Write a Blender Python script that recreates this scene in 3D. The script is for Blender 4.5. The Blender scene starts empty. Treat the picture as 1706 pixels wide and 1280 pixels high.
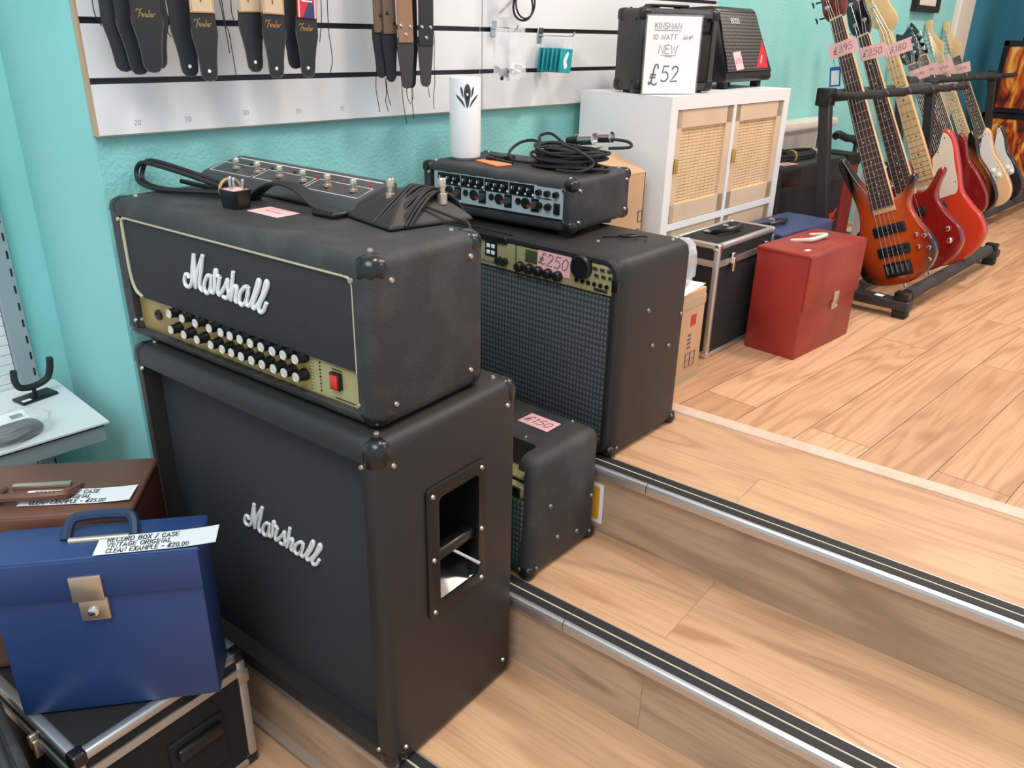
import bpy, bmesh, math, random
from mathutils import Vector, Matrix
random.seed(7)
R = math.radians
SC = bpy.context.scene
COL = SC.collection

# ------------------------------------------------------------------ camera
FPX, YAW, PITCH, ROLL = 1345.49, 0.818169, 0.411372, 0.021382
CAM = Vector((-0.59935, -1.62130, 1.40078))
def camera():
    cy, sy, cp, sp = math.cos(YAW), math.sin(YAW), math.cos(PITCH), math.sin(PITCH)
    F = Vector((sy*cp, cy*cp, -sp)); Rt = Vector((cy, -sy, 0)); U = Rt.cross(F)
    cr, sr = math.cos(ROLL), math.sin(ROLL)
    R2 = cr*Rt + sr*U; U2 = -sr*Rt + cr*U
    cd = bpy.data.cameras.new('camera'); co = bpy.data.objects.new('camera', cd); COL.objects.link(co)
    m = Matrix.Identity(4)
    for i in range(3):
        m[i][0] = R2[i]; m[i][1] = U2[i]; m[i][2] = -F[i]; m[i][3] = CAM[i]
    co.matrix_world = m
    cd.sensor_width = 36; cd.lens = FPX*36/1706; cd.clip_start = .02; cd.clip_end = 60
    SC.camera = co
camera()

# ------------------------------------------------------------------ light
SC.view_settings.view_transform = 'Standard'; SC.view_settings.look = 'None'
SC.view_settings.gamma = 1; SC.view_settings.use_curve_mapping = False
SC.view_settings.exposure = -0.30
w = bpy.data.worlds.new('world'); SC.world = w; w.use_nodes = True
w.node_tree.nodes['Background'].inputs[0].default_value = (.80, .90, 1.0, 1)
w.node_tree.nodes['Background'].inputs[1].default_value = 1.05
def area(name, loc, size, power, col, tgt=None):
    l = bpy.data.lights.new(name, 'AREA'); l.shape = 'RECTANGLE'; l.size, l.size_y = size; l.energy = power; l.color = col
    o = bpy.data.objects.new(name, l); o.location = loc; COL.objects.link(o)
    if tgt: o.rotation_euler = (Vector(tgt)-Vector(loc)).to_track_quat('-Z', 'Y').to_euler()
    return o
area('ceiling_lamp_light', (-1.0, -1.3, 2.86), (1.5, 1.5), 66, (.90, .97, 1.0))
area('ceiling_lamp_light', (0.9, -1.0, 2.86), (.3, .3), 19, (1.0, .92, .84))
area('ceiling_lamp_light', (2.2, -1.3, 2.86), (.25, .25), 30, (1.0, .87, .76))
area('ceiling_lamp_light', (3.7, -1.0, 2.86), (.25, .25), 32, (1.0, .87, .76))
area('ceiling_lamp_light', (2.9, -2.8, 2.86), (.6, .6), 28, (1.0, .88, .79))

# ------------------------------------------------------------------ materials
def S(r, g, b):
    f = lambda c: c/12.92 if c <= .04045 else ((c+.055)/1.055)**2.4
    return (f(r/255), f(g/255), f(b/255), 1)
MATS = {}
def mat(name, col, rough=.5, metal=0.0, bump=None, vary=None, coat=0.0, spec=.5, trans=0.0, alpha=1.0, emit=None):
    if name in MATS: return MATS[name]
    m = bpy.data.materials.new(name); m.use_nodes = True; nt = m.node_tree; b = nt.nodes['Principled BSDF']
    b.inputs['Base Color'].default_value = col; b.inputs['Roughness'].default_value = rough; b.inputs['Metallic'].default_value = metal
    b.inputs['Coat Weight'].default_value = coat; b.inputs['Specular IOR Level'].default_value = spec
    b.inputs['Transmission Weight'].default_value = trans; b.inputs['Alpha'].default_value = alpha
    b.inputs['Coat Roughness'].default_value = .04
    if emit: b.inputs['Emission Color'].default_value = emit[0]; b.inputs['Emission Strength'].default_value = emit[1]
    N, L = nt.nodes, nt.links
    tc = N.new('ShaderNodeTexCoord')
    if vary:                     # (scale, second colour, low, high)
        n = N.new('ShaderNodeTexNoise'); n.inputs['Scale'].default_value = vary[0]; n.inputs['Detail'].default_value = 6
        L.new(tc.outputs['Object'], n.inputs['Vector'])
        r = N.new('ShaderNodeMapRange'); r.inputs[1].default_value = vary[2]; r.inputs[2].default_value = vary[3]
        L.new(n.outputs[0], r.inputs[0])
        x = N.new('ShaderNodeMix'); x.data_type = 'RGBA'; x.inputs[6].default_value = col; x.inputs[7].default_value = vary[1]
        L.new(r.outputs[0], x.inputs[0]); L.new(x.outputs[2], b.inputs['Base Color'])
    if bump:                     # (scale, strength, distance)
        n = N.new('ShaderNodeTexNoise'); n.inputs['Scale'].default_value = bump[0]; n.inputs['Detail'].default_value = 3
        L.new(tc.outputs['Object'], n.inputs['Vector'])
        bp = N.new('ShaderNodeBump'); bp.inputs['Strength'].default_value = bump[1]; bp.inputs['Distance'].default_value = bump[2] if len(bump) > 2 else .002
        L.new(n.outputs[0], bp.inputs['Height']); L.new(bp.outputs[0], b.inputs['Normal'])
    MATS[name] = m; return m

def nmath(nt, op, a, b=None):
    n = nt.nodes.new('ShaderNodeMath'); n.operation = op
    for i, v in enumerate((a, b)):
        if v is None: continue
        if isinstance(v, (int, float)): n.inputs[i].default_value = v
        else: nt.links.new(v, n.inputs[i])
    return n.outputs[0]
def nmix(nt, f, a, b, kind='MIX'):
    x = nt.nodes.new('ShaderNodeMix'); x.data_type = 'RGBA'; x.blend_type = kind
    for i, v in ((0, f), (6, a), (7, b)):
        if isinstance(v, (int, float)): x.inputs[i].default_value = v
        elif isinstance(v, tuple): x.inputs[i].default_value = v
        else: nt.links.new(v, x.inputs[i])
    return x.outputs[2]

def wood(name, c1, c2, dark, rot, row, length, grain=.5, rings=7.0, seam=.5, knots=0.0, rough=.35, gx=1.7, gy=9.0):
    m = bpy.data.materials.new(name); m.use_nodes = True; nt = m.node_tree; N, L = nt.nodes, nt.links; b = N['Principled BSDF']
    tc = N.new('ShaderNodeTexCoord'); mp = N.new('ShaderNodeMapping'); mp.inputs['Rotation'].default_value = rot
    L.new(tc.outputs['Object'], mp.inputs['Vector'])
    br = N.new('ShaderNodeTexBrick'); br.offset = .37; br.inputs['Scale'].default_value = 1; br.inputs['Brick Width'].default_value = length
    br.inputs['Row Height'].default_value = row; br.inputs['Mortar Size'].default_value = .0011; br.inputs['Mortar Smooth'].default_value = .3
    br.inputs['Color1'].default_value = (0, 0, 0, 1); br.inputs['Color2'].default_value = (1, 1, 1, 1); br.inputs['Mortar'].default_value = (.5, .5, .5, 1)
    L.new(mp.outputs[0], br.inputs['Vector'])
    sep = N.new('ShaderNodeSeparateColor'); L.new(br.outputs['Color'], sep.inputs[0]); pr = sep.outputs[0]
    off = N.new('ShaderNodeCombineXYZ'); k = nmath(nt, 'MULTIPLY', pr, 31.7)
    L.new(k, off.inputs[0]); L.new(k, off.inputs[1]); L.new(k, off.inputs[2])
    def noise(sx, sy, detail, dist=0.0):
        sc = N.new('ShaderNodeVectorMath'); sc.operation = 'MULTIPLY'; L.new(mp.outputs[0], sc.inputs[0]); sc.inputs[1].default_value = (sx, sy, 1)
        ad = N.new('ShaderNodeVectorMath'); ad.operation = 'ADD'; L.new(sc.outputs[0], ad.inputs[0]); L.new(off.outputs[0], ad.inputs[1])
        n = N.new('ShaderNodeTexNoise'); n.inputs['Scale'].default_value = 1; n.inputs['Detail'].default_value = detail; n.inputs['Distortion'].default_value = dist
        L.new(ad.outputs[0], n.inputs['Vector']); return n.outputs[0]
    n1 = noise(gx, gy, 1.5, .4)
    s = nmath(nt, 'SINE', nmath(nt, 'MULTIPLY', n1, rings*6.283))
    s = nmath(nt, 'POWER', nmath(nt, 'MULTIPLY_ADD', s, .5) if False else nmath(nt, 'ADD', nmath(nt, 'MULTIPLY', s, .5), .5), 2.2)
    fine = noise(7, 170, 3)
    blot = noise(2.2, 5, 2)
    amp = nmath(nt, 'MULTIPLY', s, nmath(nt, 'MULTIPLY', nmath(nt, 'ADD', blot, -.12), grain*1.6))
    f2 = nmath(nt, 'MULTIPLY', nmath(nt, 'MAXIMUM', nmath(nt, 'ADD', fine, -.45), 0.0), grain*1.8)
    base = nmix(nt, pr, c1, c2)
    col = nmix(nt, amp, base, dark)
    col = nmix(nt, f2, col, dark)
    if knots:
        v = N.new('ShaderNodeTexVoronoi'); v.inputs['Scale'].default_value = 1
        sc = N.new('ShaderNodeVectorMath'); sc.operation = 'MULTIPLY'; L.new(mp.outputs[0], sc.inputs[0]); sc.inputs[1].default_value = (2.3, 5.0, 1)
        L.new(sc.outputs[0], v.inputs['Vector'])
        kf = N.new('ShaderNodeMapRange'); kf.inputs[1].default_value = .02; kf.inputs[2].default_value = .16; kf.inputs[3].default_value = knots; kf.inputs[4].default_value = 0
        L.new(v.outputs['Distance'], kf.inputs[0]); col = nmix(nt, kf.outputs[0], col, dark)
    col = nmix(nt, nmath(nt, 'MULTIPLY', br.outputs['Fac'], seam), col, (dark[0]*.5, dark[1]*.5, dark[2]*.5, 1))
    L.new(col, b.inputs['Base Color']); b.inputs['Roughness'].default_value = rough; b.inputs['Specular IOR Level'].default_value = .4
    return m

def pattern(name, kind, c1, c2, sx, sy, rough=.8, plane='XZ'):
    """woven cloth / punched grille patterns in object space"""
    m = bpy.data.materials.new(name); m.use_nodes = True; nt = m.node_tree; N, L = nt.nodes, nt.links; b = N['Principled BSDF']
    tc = N.new('ShaderNodeTexCoord'); sp = N.new('ShaderNodeSeparateXYZ'); L.new(tc.outputs['Object'], sp.inputs[0])
    x, y = sp.outputs['XYZ'.index(plane[0])], sp.outputs['XYZ'.index(plane[1])]
    sn = lambda v, s: nmath(nt, 'ADD', nmath(nt, 'MULTIPLY', nmath(nt, 'SINE', nmath(nt, 'MULTIPLY', v, s*6.2832)), .5), .5)
    if kind == 'grid': f = nmath(nt, 'MULTIPLY', nmath(nt, 'POWER', sn(x, sx), .7), nmath(nt, 'POWER', sn(y, sy), .7))
    elif kind == 'lines': f = sn(x, sx)
    elif kind == 'diag': f = sn(nmath(nt, 'ADD', nmath(nt, 'MULTIPLY', x, sx), nmath(nt, 'MULTIPLY', y, sy)), 1.0)
    else:                                    # cane weave
        n = N.new('ShaderNodeTexNoise'); n.inputs['Scale'].default_value = 60; L.new(tc.outputs['Object'], n.inputs['Vector'])
        yy = nmath(nt, 'ADD', y, nmath(nt, 'MULTIPLY', n.outputs[0], .004))
        f = nmath(nt, 'MAXIMUM', nmath(nt, 'POWER', sn(yy, sy), 3.0), nmath(nt, 'MULTIPLY', nmath(nt, 'POWER', sn(x, sx), 6.0), .4))
        n2 = N.new('ShaderNodeTexNoise'); n2.inputs['Scale'].default_value = 25; L.new(tc.outputs['Object'], n2.inputs['Vector'])
        f = nmath(nt, 'MULTIPLY', f, nmath(nt, 'ADD', n2.outputs[0], .35))
    L.new(nmix(nt, f, c1, c2), b.inputs['Base Color']); b.inputs['Roughness'].default_value = rough
    bp = N.new('ShaderNodeBump'); bp.inputs['Strength'].default_value = .4; bp.inputs['Distance'].default_value = .001
    L.new(f, bp.inputs['Height']); L.new(bp.outputs[0], b.inputs['Normal'])
    return m

def flame(name):
    m = bpy.data.materials.new(name); m.use_nodes = True; nt = m.node_tree; N, L = nt.nodes, nt.links; b = N['Principled BSDF']
    tc = N.new('ShaderNodeTexCoord'); mp = N.new('ShaderNodeMapping'); mp.inputs['Scale'].default_value = (7, 7, 2.6); L.new(tc.outputs['Object'], mp.inputs['Vector'])
    n = N.new('ShaderNodeTexNoise'); n.inputs['Scale'].default_value = 1.3; n.inputs['Detail'].default_value = 3; n.inputs['Distortion'].default_value = 2.2; L.new(mp.outputs[0], n.inputs['Vector'])
    r = N.new('ShaderNodeValToRGB'); e = r.color_ramp.elements
    e[0].position = .30; e[0].color = S(60, 26, 14); e[1].position = .72; e[1].color = S(246, 222, 140)
    for p, c in ((.42, S(140, 45, 20)), (.52, S(214, 100, 34)), (.60, S(235, 160, 60))):
        x = e.new(p); x.color = c
    L.new(n.outputs[0], r.inputs[0]); L.new(r.outputs[0], b.inputs['Base Color']); b.inputs['Roughness'].default_value = .35
    return m

def burst(name, cen, mid, edge, half, yc, p0=.62, p1=.98):
    """sunburst paint: colour fades towards the rim of the body (part of the guitar's finish)"""
    m = bpy.data.materials.new(name); m.use_nodes = True; nt = m.node_tree; N, L = nt.nodes, nt.links; b = N['Principled BSDF']
    tc = N.new('ShaderNodeTexCoord'); mp = N.new('ShaderNodeMapping'); mp.inputs['Location'].default_value = (0, -yc/half[1], 0)
    mp.inputs['Scale'].default_value = (1/half[0], 1/half[1], .001); L.new(tc.outputs['Object'], mp.inputs['Vector'])
    ln = N.new('ShaderNodeVectorMath'); ln.operation = 'LENGTH'; L.new(mp.outputs[0], ln.inputs[0])
    r = N.new('ShaderNodeValToRGB'); e = r.color_ramp.elements; e[0].position = .3; e[0].color = cen; e[1].position = p1; e[1].color = edge
    x = e.new(p0); x.color = mid
    L.new(ln.outputs['Value'], r.inputs[0]); L.new(r.outputs[0], b.inputs['Base Color'])
    b.inputs['Roughness'].default_value = .15; b.inputs['Coat Weight'].default_value = 1; b.inputs['Coat Roughness'].default_value = .03
    return m

M = dict(
 wall=mat('wall_teal', S(146, 211, 208), .75, bump=(120, .6, .0035), vary=(3, S(138, 205, 202), .4, .6)),
 wall_smooth=mat('wall_teal_smooth', S(150, 216, 214), .7, vary=(2, S(138, 208, 204), .45, .65)),
 wall_deep=mat('wall_teal_deep', S(70, 150, 175), .75, vary=(2, S(60, 140, 166), .4, .6)),
 white=mat('white_laminate', S(236, 236, 236), .4, spec=.4),
 white_gloss=mat('white_plastic', S(245, 245, 245), .3),
 cream=mat('cream_paint', S(228, 218, 204), .5),
 edge_mdf=mat('mdf_edge', S(190, 165, 135), .8),
 groove=mat('groove_dark', S(38, 36, 48), .5),
 tolex=mat('black_vinyl', S(52, 52, 54), .55, bump=(420, .7, .0016), vary=(14, S(76, 75, 73), .45, .8), spec=.45),
 tolex2=mat('black_vinyl_smooth', S(44, 41, 41), .5, bump=(600, .3, .0008), spec=.45),
 black=mat('black_plastic', S(22, 22, 24), .35),
 gloss=mat('black_gloss', S(24, 24, 26), .28, coat=.15),
 matte=mat('black_matte', S(26, 26, 28), .8),
 rubber=mat('black_rubber', S(30, 30, 33), .6),
 steel=mat('steel', S(205, 205, 208), .25, 1.0),
 chrome=mat('chrome', S(230, 230, 232), .12, 1.0),
 alu=mat('aluminium', S(205, 205, 205), .38, .85),
 alu_dull=mat('aluminium_dull', S(120, 124, 130), .45, .6),
 gold=mat('gold_panel', S(176, 150, 92), .4, .35, vary=(14, S(150, 122, 70), .4, .7)),
 gold2=mat('pale_gold_panel', S(186, 176, 128), .45, .3),
 brass=mat('brass', S(214, 178, 96), .3, .8),
 nickel=mat('warm_nickel', S(205, 190, 172), .3, .8),
 piping=mat('cream_piping', S(200, 192, 165), .5),
 logo=mat('white_script', S(235, 236, 236), .35),
 pink=mat('pink_paper', S(246, 188, 186), .8),
 orange=mat('orange_paper', S(246, 146, 96), .8),
 paper=mat('white_paper', S(240, 242, 244), .8),
 ink=mat('black_ink', S(40, 40, 46), .7),
 ink_grey=mat('grey_pencil', S(110, 110, 135), .8),
 ink_pink=mat('pen_ink', S(120, 90, 110), .8),
 bag_film=mat('bag_film', S(240, 242, 246), .1, alpha=.22),
 blue_grip=mat('blue_grip', S(34, 54, 84), .4),
 blue=mat('blue_vinyl', S(42, 68, 120), .45, bump=(300, .15, .0006), vary=(4, S(36, 62, 110), .4, .7)),
 navy=mat('navy_vinyl', S(52, 62, 104), .5),
 brown=mat('brown_vinyl', S(112, 72, 56), .45, vary=(5, S(98, 60, 46), .4, .7)),
 brown_dark=mat('brown_vinyl_deep', S(78, 36, 26), .5),
 red=mat('red_vinyl', S(160, 52, 42), .4, vary=(7, S(138, 36, 30), .42, .68)),
 cardboard=mat('cardboard', S(206, 168, 130), .85, vary=(6, S(196, 156, 118), .4, .7)),
 leather=mat('black_leather', S(34, 35, 38), .55, bump=(500, .3, .0006)),
 suede=mat('black_suede', S(30, 32, 40), .9),
 strap_grey=mat('dark_grey_leather', S(56, 54, 58), .6),
 tan=mat('tan_webbing', S(208, 182, 148), .8),
 tan_leather=mat('tan_leather', S(150, 112, 84), .6),
 tan_dark=mat('brown_leather', S(104, 82, 66), .6),
 stitch=mat('grey_stitch', S(92, 96, 100), .7),
 orange_stitch=mat('orange_stitch', S(190, 110, 60), .7),
 gold_print=mat('gold_print', S(172, 150, 84), .5, .3),
 amber=mat('amber_print', S(190, 132, 70), .5, .2),
 lace=mat('black_lace', S(24, 24, 26), .8),
 teal_pack=mat('teal_packet', S(30, 160, 168), .35),
 teal_dark=mat('teal_packet_deep', S(24, 140, 150), .35),
 clear=mat('clear_plastic', S(244, 246, 248), .12, alpha=.07),
 clear_soft=mat('cloudy_plastic', S(236, 238, 242), .25, alpha=.42),
 grey_face=mat('grey_panel', S(172, 184, 190), .45),
 cap_silver=mat('silver_cap', S(226, 220, 214), .35, .4),
 knob=mat('black_knob', S(20, 20, 22), .4),
 red_lamp=mat('red_rocker', S(226, 48, 36), .3),
 red_bit=mat('red_plastic', S(196, 52, 40), .4),
 yellow=mat('yellow_sticker', S(238, 170, 40), .6),
 door_wood=mat('pale_oak_veneer', S(222, 194, 164), .55, vary=(5, S(212, 182, 152), .4, .7)),
 maple=mat('maple', S(226, 190, 136), .35, coat=.4, vary=(8, S(214, 174, 120), .4, .7)),
 rosewood=mat('rosewood', S(62, 40, 34), .45, vary=(20, S(80, 54, 44), .4, .7)),
 head_red=mat('dark_red_lacquer', S(120, 44, 30), .25, coat=.8, vary=(12, S(90, 30, 24), .4, .7)),
 gtr_red=mat('wine_red_lacquer', S(132, 22, 24), .15, coat=1),
 gtr_orange=mat('fiesta_red_lacquer', S(206, 62, 36), .15, coat=1),
 gtr_cream=mat('blonde_lacquer', S(232, 192, 148), .2, coat=1),
 gtr_black=mat('blue_black_lacquer', S(24, 22, 34), .12, coat=1),
 pick_white=mat('pickguard_white', S(226, 226, 222), .35),
 pick_mint=mat('pickguard_cream', S(226, 214, 198), .35),
 pick_red=mat('pickguard_red', S(120, 24, 32), .15, coat=1),
 string=mat('string_wire', S(190, 186, 180), .3, 1.0),
 foam=mat('foam_grip', S(58, 56, 58), .75),
 stand=mat('black_steel', S(44, 42, 44), .45),
 blue_tag=mat('blue_tag', S(40, 110, 190), .5),
 lcd=mat('lcd_green', S(66, 78, 52), .2),
 dark_grey=mat('graphite_plastic', S(72, 72, 74), .45, .2),
 grey_steel=mat('grey_powder_coat', S(150, 164, 168), .5),
 white_slat=mat('white_slat', S(226, 232, 232), .5),
 elastic=mat('tan_elastic', S(196, 160, 104), .7),
 threshold=mat('threshold_strip', S(226, 196, 176), .5, vary=(30, S(214, 182, 160), .4, .7)),
 sign_red=mat('red_sticker', S(208, 46, 52), .4),
 brown_cloth=mat('red_cloth', S(150, 44, 36), .8),
)
M['grille_check'] = pattern('head_grille_cloth', 'diag', S(30, 30, 34), S(60, 60, 64), 190, 330)
M['grille_cab'] = pattern('cabinet_grille_cloth', 'diag', S(36, 36, 41), S(62, 62, 67), 300, 420)
M['grille_combo'] = pattern('combo_grille_cloth', 'grid', S(44, 48, 50), S(98, 104, 104), 105, 78)
M['grille_metal'] = pattern('punched_grille', 'grid', S(20, 20, 20), S(118, 112, 108), 100, 100, .5)
M['grille_lines'] = pattern('ribbed_grille', 'diag', S(22, 24, 28), S(64, 66, 70), 60, 0, .6, 'XY')
M['cane'] = pattern('woven_cane', 'cane', S(232, 202, 160), S(166, 118, 78), 42, 110)
M['vent'] = pattern('vent_slots', 'lines', S(150, 140, 130), S(206, 196, 184), 130, 1, .6)
M['flame'] = flame('flame_print')
M['burst1'] = burst('amber_burst', S(204, 88, 24), S(178, 62, 18), S(24, 9, 10), (.142, .262), .235, .66, .95)
M['burst2'] = burst('tobacco_burst', S(196, 130, 50), S(160, 90, 34), S(26, 16, 12), (.125, .2), .20, .62, .98)
SKEW = .09736
M['oak'] = wood('oak_floor', S(226, 180, 142), S(202, 156, 120), S(146, 96, 64), (0, 0, R(1.5)),   .150, 1.25, .52, 9.0, 1.0, .5, .38, .9, 9.5)
M['tread'] = wood('tread_board', S(216, 172, 134), S(206, 162, 126), S(166, 122, 90), (0, 0, 0), .40, 1.05, .75, 4.0, .35, 0, .36)
M['riser'] = wood('riser_board', S(200, 168, 138), S(186, 156, 128), S(142, 114, 90), (R(90), 0, 0), .30, 1.05, .8, 4.0, .35, 0, .4)

# ------------------------------------------------------------------ mesh helpers
def nb(): return bmesh.new()
def box(bm, x0, x1, y0, y1, z0, z1, mx=None):
    vs = [bm.verts.new((x, y, z)) for x in (x0, x1) for y in (y0, y1) for z in (z0, z1)]
    for f in ((0, 1, 3, 2), (4, 6, 7, 5), (0, 4, 5, 1), (2, 3, 7, 6), (0, 2, 6, 4), (1, 5, 7, 3)): bm.faces.new([vs[i] for i in f])
    if mx is not None: bmesh.ops.transform(bm, matrix=mx, verts=vs)
    return vs
def rbox(bm, x0, x1, y0, y1, z0, z1, r=.003, seg=2, mx=None):
    t = nb(); box(t, x0, x1, y0, y1, z0, z1)
    bmesh.ops.bevel(t, geom=t.edges[:], offset=min(r, (x1-x0)*.49, (y1-y0)*.49, (z1-z0)*.49), segments=seg, profile=.5, affect='EDGES')
    join(bm, t, mx)
def join(bm, t, mx=None):
    mp = {}
    for v in t.verts: mp[v] = bm.verts.new(mx @ v.co if mx is not None else v.co)
    for f in t.faces:
        try: bm.faces.new([mp[v] for v in f.verts])
        except ValueError: pass
    t.free()
def cyl(bm, p0, p1, r0, r1=None, n=16, cap=True):
    p0, p1 = Vector(p0), Vector(p1); r1 = r0 if r1 is None else r1
    d = (p1-p0).normalized(); a = d.orthogonal().normalized(); b = d.cross(a)
    A = [bm.verts.new(p0+r0*(math.cos(t)*a+math.sin(t)*b)) for t in (2*math.pi*i/n for i in range(n))]
    B = [bm.verts.new(p1+r1*(math.cos(t)*a+math.sin(t)*b)) for t in (2*math.pi*i/n for i in range(n))]
    for i in range(n): bm.faces.new((A[i], A[(i+1) % n], B[(i+1) % n], B[i]))
    if cap: bm.faces.new(A[::-1]); bm.faces.new(B)
def lathe(bm, prof, mx=None, n=24):
    """prof: (radius, height) pairs about +Z"""
    rings = []
    for r, z in prof:
        if r < 1e-6: rings.append([bm.verts.new((mx @ Vector((0, 0, z))) if mx is not None else (0, 0, z))])
        else:
            ring = []
            for i in range(n):
                p = Vector((r*math.cos(2*math.pi*i/n), r*math.sin(2*math.pi*i/n), z)); ring.append(bm.verts.new(mx @ p if mx is not None else p))
            rings.append(ring)
    for a, b in zip(rings, rings[1:]):
        for i in range(n):
            j = (i+1) % n
            if len(a) == 1 and len(b) == 1: continue
            if len(a) == 1: bm.faces.new((a[0], b[j], b[i]))
            elif len(b) == 1: bm.faces.new((a[i], a[j], b[0]))
            else: bm.faces.new((a[i], a[j], b[j], b[i]))
    if len(rings[0]) > 1: bm.faces.new(rings[0][::-1])
    if len(rings[-1]) > 1: bm.faces.new(rings[-1])
def smooth(pts, k=6, closed=False):
    pts = [Vector(p) for p in pts]; n = len(pts); out = []
    if n < 3: return pts
    rng = range(n if closed else n-1)
    for i in rng:
        p0 = pts[(i-1) % n] if closed or i > 0 else pts[i]*2-pts[i+1]
        p1, p2 = pts[i], pts[(i+1) % n]
        p3 = pts[(i+2) % n] if closed or i+2 < n else p2*2-p1
        for j in range(k):
            t = j/k
            out.append(.5*((2*p1)+(-p0+p2)*t+(2*p0-5*p1+4*p2-p3)*t*t+(-p0+3*p1-3*p2+p3)*t**3))
    if not closed: out.append(pts[-1])
    return out
def tube(bm, pts, r, n=8, closed=False, flat=None, mx=None):
    """sweep; flat=(normal, factor) squeezes the section along a fixed normal"""
    pts = [Vector(p) for p in pts]; N = len(pts); rings = []; prev = None
    for i, p in enumerate(pts):
        a = pts[(i-1) % N] if closed or i > 0 else p; b = pts[(i+1) % N] if closed or i < N-1 else p
        d = (b-a)
        if d.length < 1e-9: d = Vector((0, 0, 1))
        d.normalize()
        if flat: u = flat[0].normalized(); s = d.cross(u); s = s.normalized() if s.length > 1e-6 else d.orthogonal().normalized()
        else:
            if prev is None: s = d.orthogonal().normalized()
            else:
                s = prev-d*prev.dot(d); s = s.normalized() if s.length > 1e-6 else d.orthogonal().normalized()
            prev = s; u = d.cross(s)
        fu = flat[1] if flat else 1
        rr = r[i] if isinstance(r, (list, tuple)) else r
        ring = []
        for k in range(n):
            t = 2*math.pi*k/n+math.pi/n
            q = p+rr*(math.cos(t)*s+math.sin(t)*fu*u); ring.append(bm.verts.new(mx @ q if mx is not None else q))
        rings.append(ring)
    for i in range(N if closed else N-1):
        a, b = rings[i], rings[(i+1) % N]
        for k in range(n): bm.faces.new((a[k], a[(k+1) % n], b[(k+1) % n], b[k]))
    if not closed: bm.faces.new(rings[0][::-1]); bm.faces.new(rings[-1])
def prism(bm, out, z0, z1, mx=None, bev=0.0, seg=2):
    """outline (x,y) swept from z0 to z1"""
    t = nb(); a = [t.verts.new((p[0], p[1], z0)) for p in out]; b = [t.verts.new((p[0], p[1], z1)) for p in out]; n = len(out)
    fa = t.faces.new(a[::-1]); fb = t.faces.new(b)
    for i in range(n): t.faces.new((a[i], a[(i+1) % n], b[(i+1) % n], b[i]))
    bmesh.ops.recalc_face_normals(t, faces=t.faces[:])
    if bev: bmesh.ops.bevel(t, geom=[e for f in (fa, fb) for e in f.edges], offset=bev, segments=seg, profile=.5, affect='EDGES')
    join(bm, t, mx)
def rounded_slab(bm, out, z0, z1, r, seg=4):
    """outline (x,y) with both rims rounded; works for deep horns and cutaways"""
    n = len(out); P = [Vector(p) for p in out]
    A = sum(P[i].x*P[(i+1) % n].y-P[(i+1) % n].x*P[i].y for i in range(n))
    nrm = []
    for i in range(n):
        d = (P[(i+1) % n]-P[i-1]).normalized(); q = Vector((-d.y, d.x)); nrm.append(q if A > 0 else -q)
    lim = [min([r]+[.38*(P[i]-P[j]).length for j in range(n) if min(abs(i-j), n-abs(i-j)) > 5]) for i in range(n)]
    lim = [min(lim[i-1], lim[i], lim[(i+1) % n]) for i in range(n)]
    rings = []
    for k in range(seg+1):
        a = math.pi/2*k/seg; rings.append((r*(1-math.sin(a)), z1-r*(1-math.cos(a))))
    rings += [(o, z0+z1-z) for o, z in reversed(rings)]
    V = [[bm.verts.new((P[i].x+nrm[i].x*o*lim[i]/r, P[i].y+nrm[i].y*o*lim[i]/r, z)) for i in range(n)] for o, z in rings]
    for a, b in zip(V, V[1:]):
        for i in range(n): bm.faces.new((a[i], a[(i+1) % n], b[(i+1) % n], b[i]))
    f1 = bm.faces.new(V[0]); f2 = bm.faces.new(V[-1][::-1])
    f1.normal_update(); f2.normal_update()
    bmesh.ops.triangulate(bm, faces=[f1, f2], ngon_method='EAR_CLIP')
def finish(name, bm, m, parent=None, ang=38, sm=True):
    bmesh.ops.recalc_face_normals(bm, faces=bm.faces[:])
    me = bpy.data.meshes.new(name); bm.to_mesh(me); bm.free(); me.materials.append(M[m] if isinstance(m, str) else m)
    if sm:
        me.polygons.foreach_set('use_smooth', [True]*len(me.polygons)); me.set_sharp_from_angle(angle=R(ang))
    o = bpy.data.objects.new(name, me); COL.objects.link(o)
    if parent is not None: o.parent = parent
    return o
part = finish
def again(o, loc, parent=None):
    c = o.copy(); COL.objects.link(c); c.location = loc
    if parent is not None: c.parent = parent
    for ch in list(o.children):
        d = ch.copy(); COL.objects.link(d); d.parent = c
    return c
def tag(o, label, cat, group=None):
    o['label'] = label; o['category'] = cat
    if group: o['group'] = group
    return o
def thing(name, label, cat, loc=(0, 0, 0), yaw=0.0, group=None, mx=None):
    o = bpy.data.objects.new(name, None); COL.objects.link(o); o.empty_display_size = .05
    if mx is not None: o.matrix_world = mx
    else: o.location = loc; o.rotation_euler = (0, 0, yaw)
    return tag(o, label, cat, group)
def structure(name, bm, m, sm=False):
    o = finish(name, bm, m, None, sm=sm); o['kind'] = 'structure'; return o
def MX(loc, yaw=0.0): return Matrix.Translation(loc) @ Matrix.Rotation(yaw, 4, 'Z')
def frame(o, x, y, z=None):
    """matrix from origin and two in-plane axes"""
    x = Vector(x).normalized(); y = Vector(y); z = x.cross(y).normalized(); y = z.cross(x)
    m = Matrix.Identity(4)
    for i in range(3): m[i][0] = x[i]; m[i][1] = y[i]; m[i][2] = z[i]; m[i][3] = o[i]
    return m
FRONT = frame((0, 0, 0), (1, 0, 0), (0, 0, 1))       # local plane x=u, y=w, normal = -v
def front(u, v, w): return Matrix.Translation((u, v, w)) @ FRONT
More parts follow.
